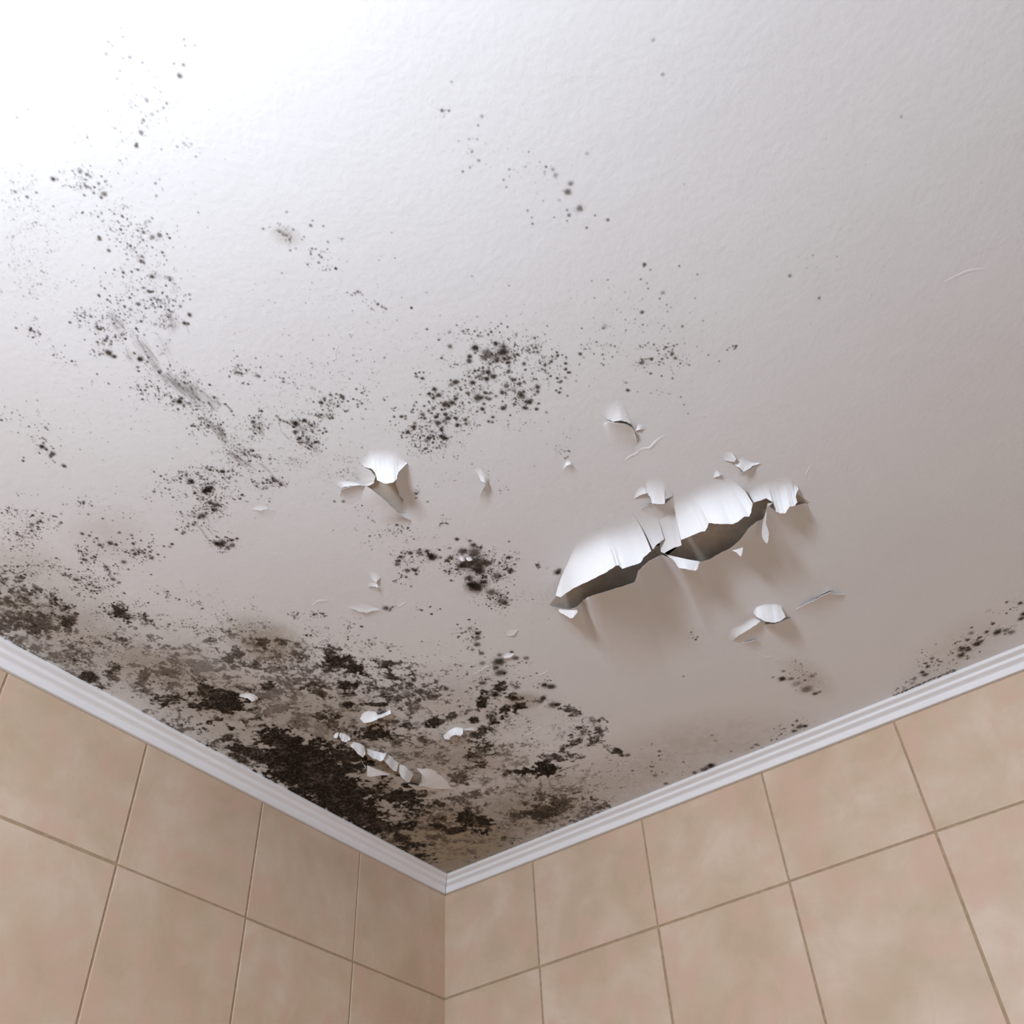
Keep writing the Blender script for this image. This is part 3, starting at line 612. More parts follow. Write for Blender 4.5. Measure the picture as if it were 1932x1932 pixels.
keep *= (1 - np.clip(blot, 0, .985))
dark = 1 - keep
alpha = 1 - (1 - dark) * (1 - np.clip(tanf, 0, .9))
np.clip(alpha, 0, .98, out=alpha)

# every colony of growth is one object; a cell belongs to the colony whose centre is nearest in metres
COLONIES = [
 ('dense black mould filling the ceiling corner along the left moulding', [(520,1420),(640,1500),(730,1570),(590,1450)]),
 ('black mottled mould with a torn white paint chain beneath it', [(690,1400),(760,1380)]),
 ('dark mould clump above the small white paint flakes', [(660,1260),(740,1285),(640,1310)]),
 ('black mould blotch around a sliver of lifted paint near the left moulding', [(400,1320),(330,1310),(470,1320)]),
 ('tan stained mould film with grey specks beside the dark blotch', [(300,1250),(350,1200),(430,1240),(500,1220)]),
 ('sooty mould band touching the left moulding at the edge of view', [(60,1160),(90,1220),(180,1300),(130,1150)]),
 ('small dark mould clump just above the tan stain', [(235,1155)]),
 ('brown speckled mould drift on the far left of the ceiling', [(40,1000),(90,990)]),
 ('scattered black mould dots in curved rows left of the dark knot', [(180,1040),(270,1040),(160,1090),(215,1090)]),
 ('two dark mould knots joined by wiped streaks', [(395,940),(420,1022),(380,960)]),
 ('long wiped streak of brown mould running down the bright ceiling', [(265,660),(330,730),(395,770),(450,860),(290,560)]),
 ('row of mould blots with smeared tails', [(555,800),(480,795),(615,760)]),
 ('round spotted mould colony in the middle of the ceiling', [(915,700),(840,780),(1000,720),(930,640)]),
 ('ragged black mould patch left of the big paint tear', [(900,1060),(950,1110)]),
 ('hook shaped string of mould dots below the triangular paint flap', [(770,1060),(810,1040)]),
 ('ring of black mould enclosing a pale patch of ceiling', [(930,1390),(1090,1390),(1010,1450),(940,1300),(1120,1360)]),
 ('dark mould along the right moulding next to the corner', [(1030,1530),(900,1555),(1110,1520),(860,1600)]),
 ('faint specks of mould along the right moulding', [(1330,1440),(1490,1380),(1270,1450)]),
 ('small brown mould smudge below the folded paint flap', [(1510,1285)]),
 ('mould patch climbing off the right moulding at the edge of view', [(1820,1210),(1750,1270),(1900,1160)]),
 ('loose scatter of mould dots right of the spotted colony', [(1250,660),(1220,560),(1330,660)]),
 ('rusty brown mould spots in a short diagonal line', [(1080,370),(1010,330)]),
 ('tiny cluster of mould dots alone on the bright ceiling', [(840,205),(900,270)]),
 ('pale brown cluster of mould dots between streak and spotted colony', [(560,440),(600,490),(700,560)]),
 ('reddish specks of mould in the brightest part of the ceiling', [(335,130),(270,230),(270,280)]),
 ('arched scatter of mould specks on the upper left ceiling', [(160,340),(190,370),(60,370)]),
 ('short diagonal trail of mould dots on the left edge', [(80,850),(110,870),(60,620)]),
]
cent = []
for n_, (_, pts) in enumerate(COLONIES):
    for u, v in pts:
        p = unproject(u, v); cent.append((p[0], p[1], n_))
cent = np.array(cent)
live = alpha > 0.012
cell = live[:-1, :-1] | live[1:, :-1] | live[:-1, 1:] | live[1:, 1:]
# nothing outside the view is needed
inside = (GU > -40) & (GU < 1972) & (GV > -40) & (GV < 1972)
cell &= inside[:-1, :-1]
ci, cj = np.nonzero(cell)
best = np.full(len(ci), 1e9); own = np.zeros(len(ci), int)
px_, py_ = gx[ci], gy[cj]
for cx_, cy_, n_ in cent:
    d2 = (px_ - cx_) ** 2 + (py_ - cy_) ** 2
    h = d2 < best
    best[h] = d2[h]; own[h] = int(n_)
BLACK = np.array([.019, .0135, .0095]); BROWN = np.array([.105, .068, .043]); TAN = np.array([.44, .36, .255])
for n_, (label, _) in enumerate(COLONIES):
    sel = own == n_
    if sel.sum() < 3: continue
    a, b = ci[sel].astype(np.int64), cj[sel].astype(np.int64)
    quads = np.stack([a * NY + b, a * NY + b + 1, (a + 1) * NY + b + 1, (a + 1) * NY + b], 1)
    ids, inv = np.unique(quads.ravel(), return_inverse=True)
    vi, vj = ids // NY, ids % NY
    D, T = dark[vi, vj], np.clip(tanf[vi, vj], 0, .9)
    co = np.stack([gx[vi], gy[vj], CEIL - 0.00025 - 0.00035 * D], 1).astype(np.float32)
    t = smooth(.45, 1.0, D)[:, None]
    dc = BROWN * (1 - t) + BLACK * t
    wd = D[:, None]; wt = ((1 - D) * T)[:, None]
    col = (dc * wd + TAN * wt) / (wd + wt + 1e-5)
    rgba = np.concatenate([col, np.where(alpha[vi, vj] < .004, 0, alpha[vi, vj])[:, None]], 1).astype(np.float32)
    me = bpy.data.meshes.new('mould_colony')
    nq = len(quads)
    me.vertices.add(len(ids)); me.loops.add(nq * 4); me.polygons.add(nq)
    me.vertices.foreach_set('co', co.ravel())
    me.loops.foreach_set('vertex_index', inv.astype(np.int32).ravel())
    me.polygons.foreach_set('loop_start', np.arange(0, nq * 4, 4, dtype=np.int32))
    me.polygons.foreach_set('loop_total', np.full(nq, 4, dtype=np.int32))
    me.materials.append(MOULD)
    at = me.attributes.new('growth', 'FLOAT_COLOR', 'POINT')
    at.data.foreach_set('color', rgba.ravel())
    me.update(calc_edges=True)
    ob = bpy.data.objects.new('mould_colony', me)
    COL.objects.link(ob)
    tag(ob, label, 'mould', 'mould colonies on the ceiling', 'stuff')
# ------------------------------------------------------------------ peeling paint
jr = random.Random(3)
def peel(label, reg, x, y, group='places where the ceiling paint is peeling'):
    u, v = pxy(reg, x, y)
    p = unproject(u, v)
    e = bpy.data.objects.new('paint_peel', None)
    COL.objects.link(e)
    e.location = (p[0], p[1], CEIL)
    e.empty_display_size = 0.02
    bpy.context.view_layer.update()
    return tag(e, label, 'peeling paint', group)

def catmull(v, s):
    n = len(v); i = min(int(s), n - 2); t = s - i
    p0, p1, p2, p3 = v[max(i - 1, 0)], v[i], v[i + 1], v[min(i + 2, n - 1)]
    return 0.5 * (2 * p1 + (p2 - p0) * t + (2 * p0 - 5 * p1 + 4 * p2 - p3) * t * t + (3 * p1 - p0 - 3 * p2 + p3) * t ** 3)

def flap(parent, reg, cols, p=None, rega=None, nt=12, sub=4, jag=0.6, name='paint_flap', thick=0.00018, label=None, pull=None, gain=None, back=None):
    """sheet of paint between its line of attachment A and its free edge B; heights in mm under the ceiling.
    cols: (ax, ay, bx, by, hb[, ha]); pull < 0 lets the sheet start further back so that it leaves the ceiling gently"""
    rega = rega or reg
    if gain is None: gain = 0.95 if p is None else 1.0
    if pull is None: pull = -0.55 if p is None else 0.0
    if p is None: p = 2.05
    n = len(cols)
    low, top, faces = [], [], []
    m = (n - 1) * sub + 1
    for k in range(m):
        s = k / sub
        i = min(int(s), n - 2); t = s - i
        ax = catmull([c[0] for c in cols], s); ay = catmull([c[1] for c in cols], s)
        bx = cols[i][2] * (1 - t) + cols[i + 1][2] * t; by = cols[i][3] * (1 - t) + cols[i + 1][3] * t
        hb = max(catmull([c[4] for c in cols], s), .15) * gain
        ha = max(catmull([c[5] if len(c) > 5 else 0.0 for c in cols], s), 0)
        u0, v0 = pxy(rega, ax, ay); u1, v1 = pxy(reg, bx, by)
        if back:        # (dx, dy, taper at first column, taper at last column): take-off line set back from A, in photo px
            e = k / (m - 1)
            q = min(1, (1 - back[2]) + e * 3.5, (1 - back[3]) + (1 - e) * 3.5)
            u0, v0 = u0 + back[0] * q, v0 + back[1] * q
        f = pull * (.12 + .88 * math.sin(math.pi * k / (m - 1)) ** .7) if pull < 0 else pull
        u0, v0 = u0 + (u1 - u0) * f, v0 + (v1 - v0) * f
        if k % sub:
            u1 += jr.uniform(-jag, jag); v1 += jr.uniform(-jag, jag)
        A = unproject(u0, v0, ha * .001); B = unproject(u1, v1, hb * .001)
        for q in range(nt + 1):
            w = q / nt
            X = A * (1 - w) + B * w
            if p == 'bend': g = (w * w / 1.24 if w < .62 else w - .31) / .69   # rolls off the ceiling, then hangs straight
            else: g = w ** p
            z = CEIL - .00010 - .001 * (ha + (hb - ha) * g)
            low.append((X[0], X[1], z)); top.append((X[0], X[1], z + thick * min(1, .25 + 2 * w)))
    N = len(low); W = nt + 1
    for k in range(m - 1):
        for q in range(nt):
            a = k * W + q
            faces.append((a, a + 1, a + W + 1, a + W))
            faces.append((N + a, N + a + W, N + a + W + 1, N + a + 1))
        a = k * W + nt
        faces.append((a, N + a, N + a + W, a + W))
    rim0 = len(faces)
    for q in range(nt):
        for a in (q, (m - 1) * W + q):
            faces.append((a, a + 1, N + a + 1, N + a))
    ob = mesh_object(name, low + top, faces, PAINT, parent, smooth=True)
    ob.data.set_sharp_from_angle(angle=math.radians(50))
    if label: ob['label'] = label
    return ob

def plaster(parent, reg, pts, drop=0.00015):
    vs_ = []
    for x, y in pts:
        u, v = pxy(reg, x, y)
        p = unproject(u, v, drop); vs_.append(tuple(p))
    c = sum((Vector(v) for v in vs_), Vector()) / len(vs_)
    ob = mesh_object('bare_plaster', [tuple(c)] + vs_, [(0, i + 1, (i + 1) % len(vs_) + 1) for i in range(len(vs_))], PLASTER, parent)
    ob['label'] = 'grey brown bare plaster'
    return ob

def crease(parent, reg, pts, up=10, down=22, name='paint_ridge'):
    """a crack in the paint with a low lifted ridge: pts (x, y, h mm); `up`/`down` run-out in zoomed px"""
    cu = [(x - up * .35, y - up, x, y, h) for x, y, h in pts]
    cl = [(x + down * .35, y + down, x, y, h) for x, y, h in pts]
    n = len(pts)
    verts, faces = [], []
    sub, nt = 4, 5
    m = (n - 1) * sub + 1
    for k in range(m):
        s = k / sub
        g = lambda c, j: catmull([q[j] for q in c], s)
        h = max(g(cu, 4) * .17, .02)
        P0 = unproject(*pxy(reg, g(cu, 0), g(cu, 1))); Pm = unproject(*pxy(reg, g(cu, 2), g(cu, 3)), h * .001)
        P1 = unproject(*pxy(reg, g(cl, 0), g(cl, 1)))
        for q in range(nt + 1):
            w = q / nt; X = P0 * (1 - w) + Pm * w
            verts.append((X[0], X[1], CEIL + .0002 - (.0003 + .001 * h) * w ** 1.4))
        for q in range(1, nt + 1):
            w = q / nt; X = Pm * (1 - w) + P1 * w
            verts.append((X[0], X[1], CEIL + .0002 - (.0003 + .001 * h) * (1 - w) ** 1.7))
    W = 2 * nt + 1
    for k in range(m - 1):
        for q in range(W - 1):
            a = k * W + q
            faces.append((a, a + 1, a + W + 1, a + W))
    return mesh_object(name, verts, faces, PAINT, parent, smooth=True)

# ---- the big tear
T1 = peel('longest ragged tear in the ceiling paint, both lips hanging open over grey plaster', 'P', 1400, 1080)
plaster(T1, 'X', [(1036,1142),(1060,1112),(1090,1068),(1130,1040),(1190,1018),(1225,1005),(1236,1030),(1262,1000),(1290,968),(1340,945),(1395,925),(1420,930),
                  (1450,930),(1478,925),(1500,930),(1528,948),(1500,962),(1460,975),(1440,982),(1405,1020),(1375,1040),(1340,1058),(1290,1064),(1250,1045),
                  (1237,1052),(1200,1098),(1160,1118),(1105,1132),(1075,1150)])
flap(T1, 'P', [(455,1215,292,1590,12),(500,1130,345,1612,16),(560,1050,490,1510,26),(650,1000,700,1410,30),(740,960,880,1320,30),(820,925,975,1250,28),
               (845,915,1005,1245,27),(880,900,1050,1287,30),(980,860,1160,1250,28),(1070,830,1262,1213,26),(1130,800,1290,1160,23),(1210,770,1380,1085,19)], nt=18, p=3.1, back=(-5, -17, .8, 0), gain=1.2)
flap(T1, 'P', [(1210,770,1398,1065,17),(1330,740,1450,1005,14),(1450,700,1528,950,10)], p=3.1, back=(-5, -17, 0, 0), nt=16, gain=.92)
flap(T1, 'Q', [(1,622,38,975,13),(50,580,75,985,16),(110,540,160,935,18),(165,515,245,905,19),(180,505,238,856,18)], p=3.1, back=(-5, -17, 0, 0), nt=16, gain=.92)
flap(T1, 'Q', [(180,505,240,852,22),(280,455,440,768,26),(300,445,482,765,26),(310,440,505,730,25),(330,430,520,680,24),(450,375,640,690,28),(540,345,770,690,30),
               (600,325,822,665,30),(650,305,880,616,27),(690,300,930,615,27),(740,300,952,565,24),(790,310,965,480,16),(825,325,915,400,8),(855,345,872,372,3)], p=3.1, back=(-5, -17, 0, .9), nt=18, gain=1.2)
flap(T1, 'Q', [(925,385,970,478,7),(955,360,1010,460,8),(1050,330,1105,430,8),(1110,315,1170,470,13),(1150,305,1200,562,20),(1190,295,1240,580,21),(1240,290,1295,583,22),
               (1290,285,1328,530,20),(1320,280,1345,510,19),(1355,280,1390,508,18),(1380,290,1418,472,15),(1392,300,1402,425,11),(1402,300,1410,375,7),(1412,300,1430,338,3)], p=3.1, back=(-4, -14, .6, .9), nt=16, gain=1.08)
# lower lips: wide blister below the tear
def from_zoom(reg, cols):
    return [(c[0], c[1], *pxy(reg, c[2], c[3]), *c[4:]) for c in cols]
flap(T1, 'X', from_zoom('P', [(1045,1150,235,1705,1),(1060,1190,320,1742,5),(1085,1225,440,1750,11),(1115,1250,535,1725,13),(1140,1258,600,1650,4),(1150,1290,650,1612,15),(1170,1320,760,1575,21),
               (1200,1335,900,1535,23),(1235,1340,1060,1490,25),(1265,1330,1190,1440,25),(1280,1310,1215,1370,23),(1295,1290,1230,1310,21),(1310,1260,1340,1210,17),
               (1320,1235,1420,1165,13),(1330,1200,1505,1124,5)])
     + from_zoom('Q', [(1345,1225,150,1050,9),(1360,1250,220,1130,13),(1368,1190,400,1150,16),(1376,1180,430,1075,15),(1392,1165,540,1045,10),(1405,1140,640,985,9),
               (1420,1122,740,935,11),(1462,1124,840,850,19),(1490,1126,920,740,21),(1520,1150,1000,670,14),(1535,1135,1070,640,8),(1548,1115,1120,500,10),(1545,1095,1200,560,9),
               (1548,1050,1340,515,5),(1545,1000,1500,480,1)]), nt=26, p=2.1, pull=.18, gain=1.9)
# curled corners of the lower lip
flap(T1, 'P', [(330,1742,328,1770,12,9),(380,1750,395,1815,21,14),(440,1750,462,1850,29,19),(490,1742,490,1845,30,21),(535,1732,540,1782,26,22)], p=1.0, name='curled_corner')
flap(T1, 'Q', [(62,985,66,990,9.5,9),(140,1010,150,1045,17,14),(220,1028,220,1135,30,20),(320,1050,300,1148,36,24),(400,1063,382,1163,37,26),(430,1068,406,1152,36,26)], p=1.0, name='curled_corner')
flap(T1, 'Q', [(745,948,750,955,19,18),(790,940,800,975,24,20),(830,928,842,1020,32,24),(868,925,858,1005,32,28)], p=1.0, name='curled_corner')
flap(T1, 'Q', [(1118,480,1170,476,10,10),(1108,525,1116,528,13,13),(1092,600,1104,602,18,18),(1072,660,1100,676,24,24),(1058,780,1131,790,31,31),(1075,850,1124,848,35,35),(1108,888,1120,880,37,37)], p=1.0, nt=5, name='curled_corner')

# ---- triangular peel
T2 = peel('triangular hole in the paint with one bright flap and mould dotted edges', 'S', 880, 760)
plaster(T2, 'S', [(560,768),(640,700),(690,620),(720,520),(880,480),(1060,540),(1045,640),(1010,740),(1055,850),(1075,930),(1142,990),(1110,1090),(1085,1195),(1020,1160),(840,990),(700,878)])
flap(T2, 'S', [(470,430,545,490,1.5),(540,330,655,520,6),(620,285,705,575,11),(675,265,735,690,18),(760,255,830,735,20),(850,250,900,745,20),(940,255,980,725,19),(1015,270,1032,680,15),
               (1075,295,1058,575,9),(1130,340,1110,522,6),(1185,410,1190,442,1.5)], p=2.7, gain=1.15, back=(-2, -7, .8, .8))
flap(T2, 'S', [(470,520,545,495,1),(500,600,640,540,2.5),(530,680,710,640,4),(520,760,690,735,4),(500,800,620,775,3),(480,810,565,768,1)])
flap(T2, 'S', [(1250,470,1190,450,1),(1230,560,1075,570,4),(1200,680,1018,740,5),(1190,800,1058,850,5),(1220,900,1075,930,5),(1240,1000,1142,990,5),(1220,1100,1112,1090,3),(1200,1180,1088,1192,1)])
flap(T2, 'S', [(490,830,562,772,1.5),(560,1000,700,878,5),(680,1100,840,990,7),(800,1220,1030,1165,7),(900,1330,1140,1250,5),(1240,1380,1242,1300,1)], thick=.0006)
flap(T2, 'S', [(200,960,170,935,.6),(230,980,190,870,3),(260,970,190,835,5),(340,950,290,795,5),(470,900,450,768,4),(560,860,562,768,1.5)], thick=.0005)
flap(T2, 'S', [(110,760,190,815,1),(180,730,250,788,3),(300,720,380,770,2),(440,730,480,765,.6)])

# ---- small flap over the tear
T3 = peel('small square flap of paint just above the big tear with a hairline crack', 'P', 1450, 540)
plaster(T3, 'P', [(1330,556),(1378,535),(1365,470),(1385,480),(1450,500),(1538,490),(1540,545),(1470,562),(1395,560)])
flap(T3, 'P', [(1315,300,1322,410,1),(1325,270,1365,465,4),(1350,240,1389,543,9),(1420,230,1450,550,11),(1500,250,1534,546,11),(1560,290,1537,495,7),(1610,380,1622,460,1)], p=2.4, gain=1.1)
flap(T3, 'P', [(1300,650,1262,605,.6),(1350,650,1335,562,4),(1400,670,1390,553,6),(1460,700,1455,556,6),(1530,720,1535,550,5),(1640,690,1600,490,3),(1640,480,1625,462,.6)])
flap(T3, 'P', [(1190,430,1190,490,.6),(1240,390,1250,452,2.5),(1300,370,1325,425,4),(1340,390,1370,442,1)])
plaster(T3, 'P', [(1312,412),(1320,385),(1332,366),(1327,390),(1320,414)])

T4 = peel('pair of tiny torn flaps at the upper right of the big tear', 'Q', 830, 90)
flap(T4, 'Q', [(660,30,690,48,1),(700,0,785,62,4),(740,-20,800,32,4),(765,-35,782,0,1)])
flap(T4, 'Q', [(780,60,785,92,1),(825,60,832,120,5),(870,55,868,162,7),(915,65,945,124,5),(960,70,965,100,3),(1015,72,1042,78,.8)])
flap(T4, 'Q', [(820,205,812,176,.6),(880,225,866,168,4),(930,240,940,135,4),(985,150,985,98,1)])
plaster(T4, 'Q', [(778,92),(782,80),(800,50),(806,58),(790,84),(815,104),(850,150),(866,163),(855,160),(828,118)])
T4b = peel('tiny triangular nick in the paint left of the torn flap pair', 'Q', 615, 190)
flap(T4b, 'Q', [(580,170,568,220,.7),(603,160,636,205,4),(622,150,618,162,.7)])
flap(T4b, 'Q', [(690,225,640,208,.8),(665,200,636,203,4),(640,170,618,163,.6)])

T5 = peel('curved open crack with a thin bright lip above the creases', 'T', 980, 320)
plaster(T5, 'T', [(880,320),(940,305),(985,298),(1025,306),(1045,330),(1085,342),(1105,375),(1125,410),(1140,450),(1135,480),(1112,420),(1080,380),(1040,350),(980,338),(900,328)])
flap(T5, 'T', [(750,230,825,292,.6),(850,180,895,316,4),(950,160,985,303,6),(1020,200,1030,314,5),(1060,250,1092,352,4),(1150,330,1128,410,2)])
flap(T5, 'T', [(780,365,800,335,.6),(830,470,838,317,4),(900,530,900,327,6),(980,550,980,335,7),(1050,560,1040,348,7),(1090,565,1088,378,6),(1115,565,1114,412,5),(1140,555,1135,472,4),(1155,560,1150,540,.6)], thick=.0005)
flap(T5, 'T', [(1135,350,1128,412,1),(1200,360,1165,405,2.5),(1240,395,1215,400,.5)])
T5b = peel('pair of wavy creases in the paint below the curved crack', 'T', 1200, 610)
crease(T5b, 'T', [(1440,468,.3),(1390,492,1.8),(1335,540,3),(1300,580,3.4),(1270,600,2.6),(1220,600,1.2),(1165,625,.8)], 22, 60)
crease(T5b, 'T', [(1170,628,.4),(1145,655,2.4),(1095,675,2.4),(1060,695,2),(1020,735,.3)], 20, 50)

T6 = peel('white folded flap of paint below the big tear with a curled fold on its left', 'Q', 1130, 1650)
plaster(T6, 'Q', [(1085,1685),(1110,1675),(1190,1690),(1150,1702),(1105,1712)])
flap(T6, 'Q', [(985,1560,975,1592,1),(1010,1530,1002,1625,7),(1060,1510,1060,1660,12),(1110,1500,1115,1680,14),(1160,1500,1190,1690,15),(1210,1500,1250,1670,14),(1250,1515,1300,1632,10),(1265,1525,1275,1600,6),(1275,1535,1266,1558,1)], p=1.5, gain=1.5)
flap(T6, 'Q', [(1110,1760,1090,1712,2),(1180,1800,1130,1702,4),(1300,1880,1190,1700,6),(1420,1880,1300,1655,4),(1440,1700,1385,1640,.7)])
flap(T6, 'Q', [(715,1852,770,1872,.8),(740,1760,800,1840,5),(850,1715,900,1775,7),(930,1665,1000,1712,7),(975,1640,1045,1672,4)], pull=-.1)
flap(T6, 'Q', [(760,1890,770,1872,.8),(860,1890,800,1842,5),(970,1870,900,1777,7),(1050,1800,1000,1714,7),(1085,1720,1045,1676,4)])

T7 = peel('long thin crack in the paint with a sharp lit edge right of the folded flap', 'Q', 1690, 1405)
plaster(T7, 'Q', [(1590,1450),(1640,1422),(1690,1392),(1750,1364),(1752,1386),(1696,1408),(1640,1440)])
flap(T7, 'Q', [(1430,1600,1400,1555,.4),(1530,1620,1500,1502,4),(1630,1600,1600,1457,6),(1730,1550,1692,1406,7),(1790,1500,1752,1384,7),(1840,1480,1795,1402,6),(1895,1440,1880,1406,2.5),(1912,1415,1905,1398,.4)], thick=.0006)
flap(T7, 'Q', [(1580,1390,1600,1442,.5),(1670,1350,1690,1392,1),(1730,1330,1748,1363,1),(1790,1350,1775,1378,.3)])

T8 = peel('short slit in the paint under the curled fold', 'Q', 950, 1875)
plaster(T8, 'Q', [(890,1885),(950,1862),(1026,1862),(1026,1874),(960,1878)])
flap(T8, 'Q', [(850,1925,850,1892,.4),(930,1945,925,1885,4),(1000,1950,985,1870,5),(1060,1930,1026,1878,2)], thick=.0005)
T8b = peel('soft wrinkle of paint above the brown mould smudge', 'F', 1280, 290)
crease(T8b, 'F', [(1190,255,.4),(1240,280,2),(1290,300,2.6),(1345,290,1.4),(1400,320,1.6),(1450,335,.3)], 30, 22)

T9 = peel('tiny pointed nick in the paint in the open middle of the ceiling', 'R5', 935, 1700)
flap(T9, 'R5', [(850,1590,885,1635,.6),(880,1590,905,1675,4),(930,1610,948,1702,6),(990,1660,965,1695,1.5)])
flap(T9, 'R5', [(890,1880,888,1835,.6),(940,1870,912,1770,4),(975,1840,945,1718,6),(1000,1790,965,1700,1)])
T10 = peel('pimple sized chip of paint with a brown stain above the nick', 'R5', 1705, 1545)
flap(T10, 'R5', [(1640,1590,1658,1568,.4),(1700,1600,1690,1535,4),(1740,1605,1720,1530,4.5),(1785,1580,1755,1550,1)], gain=.6)
flap(T10, 'R5', [(1650,1545,1658,1566,.4),(1690,1505,1692,1535,4),(1720,1505,1720,1528,4),(1745,1520,1750,1545,.6)], gain=.6)

T11 = peel('white flake of paint shaped like a leaf inside the black mould', 'C', 1150, 1080)
flap(T11, 'C', [(1040,1045,1012,1100,3),(1080,1018,1055,1140,9),(1130,1022,1120,1128,10),(1170,1035,1165,1110,9),(1190,1060,1200,1090,7),(1240,1045,1240,1078,7),(1300,1015,1310,1048,5)], p=1.5, gain=1.2)
T12 = peel('white scalloped flake of paint left of the mould ring', 'J', 1430, 500)
flap(T12, 'J', [(1330,515,1345,548,3),(1350,500,1382,560,7),(1380,480,1410,528,9),(1420,455,1450,512,10),(1460,443,1490,526,10),(1490,450,1510,505,8),(1512,455,1515,470,3)], p=1.5, gain=1.2)
flap(T12, 'J', [(1540,455,1520,470,1),(1600,450,1600,475,2),(1650,465,1640,478,.5)])
T13 = peel('chain of torn white paint scraps across the black mould near the corner', 'J', 800, 760)
plaster(T13, 'J', [(590,722),(625,690),(650,690),(760,730),(860,780),(950,870),(940,885),(860,865),(720,812)])
plaster(T13, 'J', [(1015,950),(1040,900),(1065,850),(1150,885),(1105,978)])
for cols in ([(350,500,335,530,3),(370,488,345,546,5),(388,490,368,540,5)],
             [(400,490,385,515,3),(420,500,405,565,8),(450,510,440,582,8),(485,530,488,560,4)],
             [(450,570,450,592,2),(500,570,520,640,7),(550,580,560,690,10),(600,600,605,720,11),(622,630,624,690,7)],
             [(640,640,645,690,9),(700,660,690,727,11),(760,670,765,755,12),(800,680,790,740,11),(830,690,812,697,6)],
             [(830,690,790,740,9),(860,710,840,800,13),(890,740,880,840,14),(930,770,912,850,13)],
             [(940,780,925,850,9),(990,800,960,905,13),(1030,840,1000,945,14),(1065,880,1025,945,11)]):
    flap(T13, 'J', cols, nt=8, name='paint_scrap', p=1.4, gain=1.2)
flap(T13, 'J', [(585,735,590,742,3,2),(600,770,615,800,8,4),(630,800,640,850,12,6)], p=1.0, nt=6, name='curled_corner')
flap(T13, 'J', [(640,790,640,886,15,8),(690,812,655,896,15,9),(730,830,740,886,13,9),(840,868,850,880,8,8)], p=1.0, nt=6, name='curled_corner')
flap(T13, 'J', [(1085,815,1148,890,7),(1230,822,1135,945,9),(1350,905,1108,980,10),(1400,965,1200,995,6),(1440,1005,1300,1008,3)], nt=10, p=1.5)
flap(T13, 'J', [(1020,985,1015,958,3),(1100,1010,1105,980,9),(1220,1020,1205,997,6),(1330,1030,1300,1012,2)], nt=6)
T14 = peel('sliver of lifted paint in the middle of the left black blotch', 'B', 1100, 950)
flap(T14, 'B', [(1000,915,1020,935,.8),(1080,915,1095,952,4),(1150,930,1138,986,6),(1210,950,1185,965,1)])
T15 = peel('tiny star shaped lift in the paint above the mould chain', 'K', 1110, 290)
flap(T15, 'K', [(1000,150,1050,250,.6),(1060,170,1112,292,6),(1130,190,1128,265,5),(1190,205,1172,228,.7)], gain=.6)
flap(T15, 'K', [(1000,300,1000,350,.7),(1070,300,1090,348,3),(1120,300,1142,358,5),(1160,330,1150,350,1)], gain=.6)
flap(T15, 'K', [(1010,385,1002,356,.7),(1110,420,1098,362,4),(1180,440,1145,362,5),(1190,300,1150,350,1)], gain=.6)
T16 = peel('shallow shell shaped lift of paint under the star shaped one', 'K', 980, 690)
flap(T16, 'K', [(700,610,735,650,.7),(820,620,850,690,4),(950,620,970,716,5),(1040,630,1080,682,4),(1140,650,1175,682,.8)], gain=.42)
flap(T16, 'K', [(720,680,735,652,.6),(850,740,850,692,4),(980,770,970,718,5),(1100,740,1080,684,4),(1200,710,1175,684,.7)], gain=.42)
T17 = peel('low crease of paint left of the shell shaped lift', 'K', 310, 550)
crease(T17, 'K', [(205,620,.3),(260,580,1.8),(310,548,2.4),(380,545,1.6),(450,548,.3)], 30, 60)
T18 = peel('short bright crease right of the little mould dot', 'K', 1470, 600)
crease(T18, 'K', [(1410,625,.3),(1460,610,2.2),(1510,582,2),(1545,565,.3)], 26, 50)
T19 = peel('white sliver of lifted paint beside the topmost blot of the mould ring', 'L', 890, 430)
flap(T19, 'L', [(810,425,828,462,3),(880,405,900,452,6),(965,385,962,412,2)], gain=.6)
crease(T19, 'L', [(360,705,.3),(440,665,2.4),(520,620,3),(600,572,2.4),(650,555,.4)], 26, 50)
T20 = peel('small lit crease of paint alone above the mould ring', 'L', 930, 120)
flap(T20, 'L', [(850,100,878,148,1.5),(910,80,960,140,4),(1010,50,1025,62,.6)], gain=.42)
T21 = peel('faint wrinkles of paint at the upper right of the mould ring', 'L', 1370, 680)
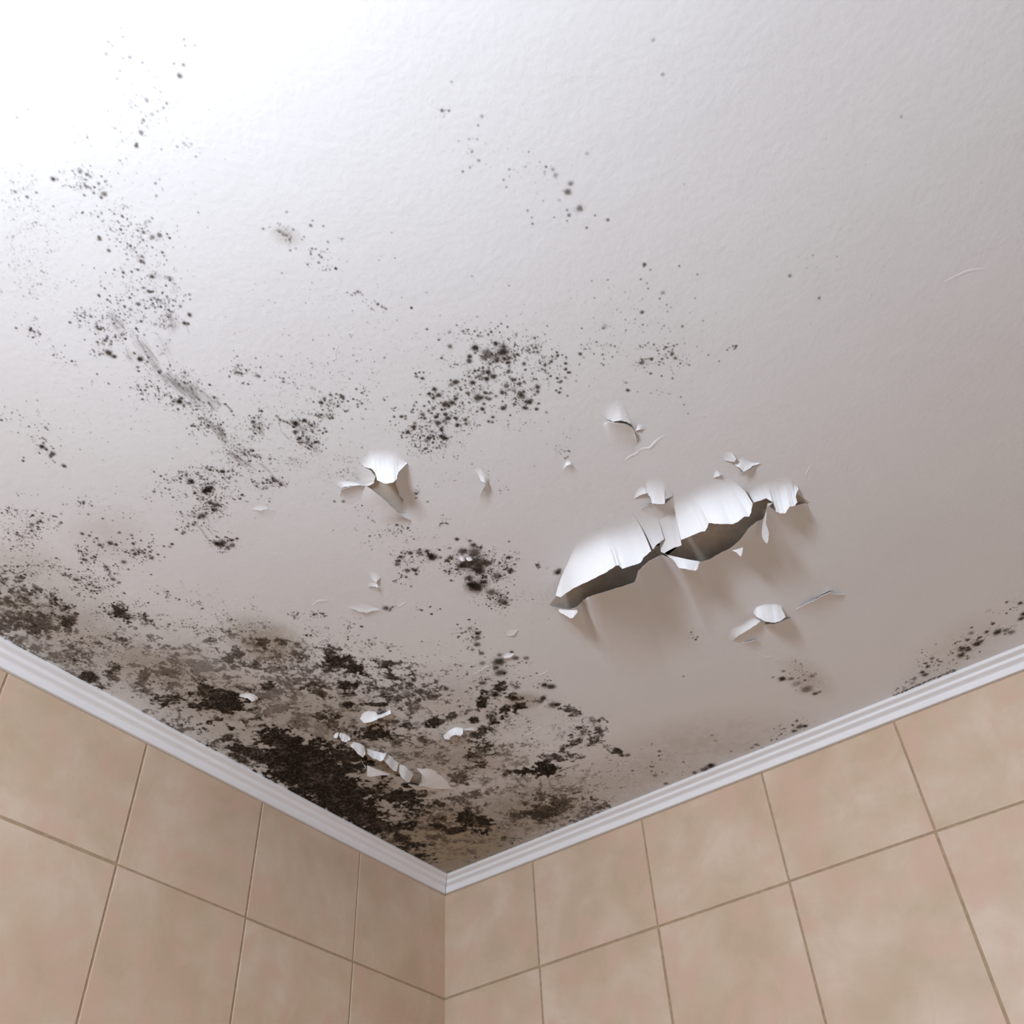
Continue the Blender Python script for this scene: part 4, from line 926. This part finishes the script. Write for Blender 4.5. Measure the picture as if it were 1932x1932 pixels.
crease(T21, 'L', [(1280,710,.3),(1340,695,2.4),(1400,668,2.4),(1460,632,.3)], 26, 40)
T22 = peel('soft crease of paint inside the mould ring', 'L', 1150, 1520)
crease(T22, 'L', [(1060,1580,.3),(1140,1550,1.6),(1240,1490,2),(1340,1430,1.2),(1430,1390,.3)], 30, 50)
T23 = peel('shallow lift of paint right of the two dark knots', 'R4', 700, 1510)
flap(T23, 'R4', [(610,1490,625,1512,.5),(690,1480,700,1522,3),(770,1475,775,1497,1)], gain=.42)
flap(T23, 'R4', [(640,1560,640,1520,.4),(760,1570,700,1524,3),(850,1520,780,1496,1.2)], gain=.42)
T24 = peel('fine bent wrinkle in the clean paint left of centre', 'R3', 1130, 1460)
crease(T24, 'R3', [(1162,1400,.2),(1140,1425,1.0),(1127,1465,1.2),(1125,1530,1.0),(1080,1548,.2)], 10, 12)
T25 = peel('faint wrinkle in the clean paint near the right edge of view', 'X', 1820, 518)
crease(T25, 'X', [(1782,532,.1),(1805,520,1.0),(1830,510,1.2),(1858,507,.1)], 4, 10)
T26 = peel('thin wrinkle of paint above the right end of the big tear', 'Q', 1510, 180)
crease(T26, 'Q', [(1565,95,.2),(1535,130,1.2),(1512,185,1.5),(1520,235,1.2),(1550,242,.2)], 14, 30)
T27 = peel('thin upright wrinkle of paint below the long thin crack', 'Q', 1790, 1680)
crease(T27, 'Q', [(1785,1600,.2),(1800,1650,1.2),(1800,1700,1.2),(1772,1745,1.3),(1770,1800,.9),(1740,1880,.2)], 10, 16)
T28 = peel('short wrinkle of paint inside the shadow below the big tear', 'Q', 350, 1450)
crease(T28, 'Q', [(265,1500,.3),(340,1465,1.8),(400,1405,2.2),(440,1385,1.6),(490,1455,.3)], 16, 30)
T29 = peel('two pinhole chips of white paint in the ragged mould patch', 'D', 1000, 485)
flap(T29, 'D', [(945,470,955,490,2),(975,460,975,505,5),(1000,475,1000,500,3)], nt=5, gain=.6)
flap(T29, 'D', [(1010,465,1018,490,2),(1035,465,1040,502,5),(1068,475,1070,495,3)], nt=5, gain=.6)
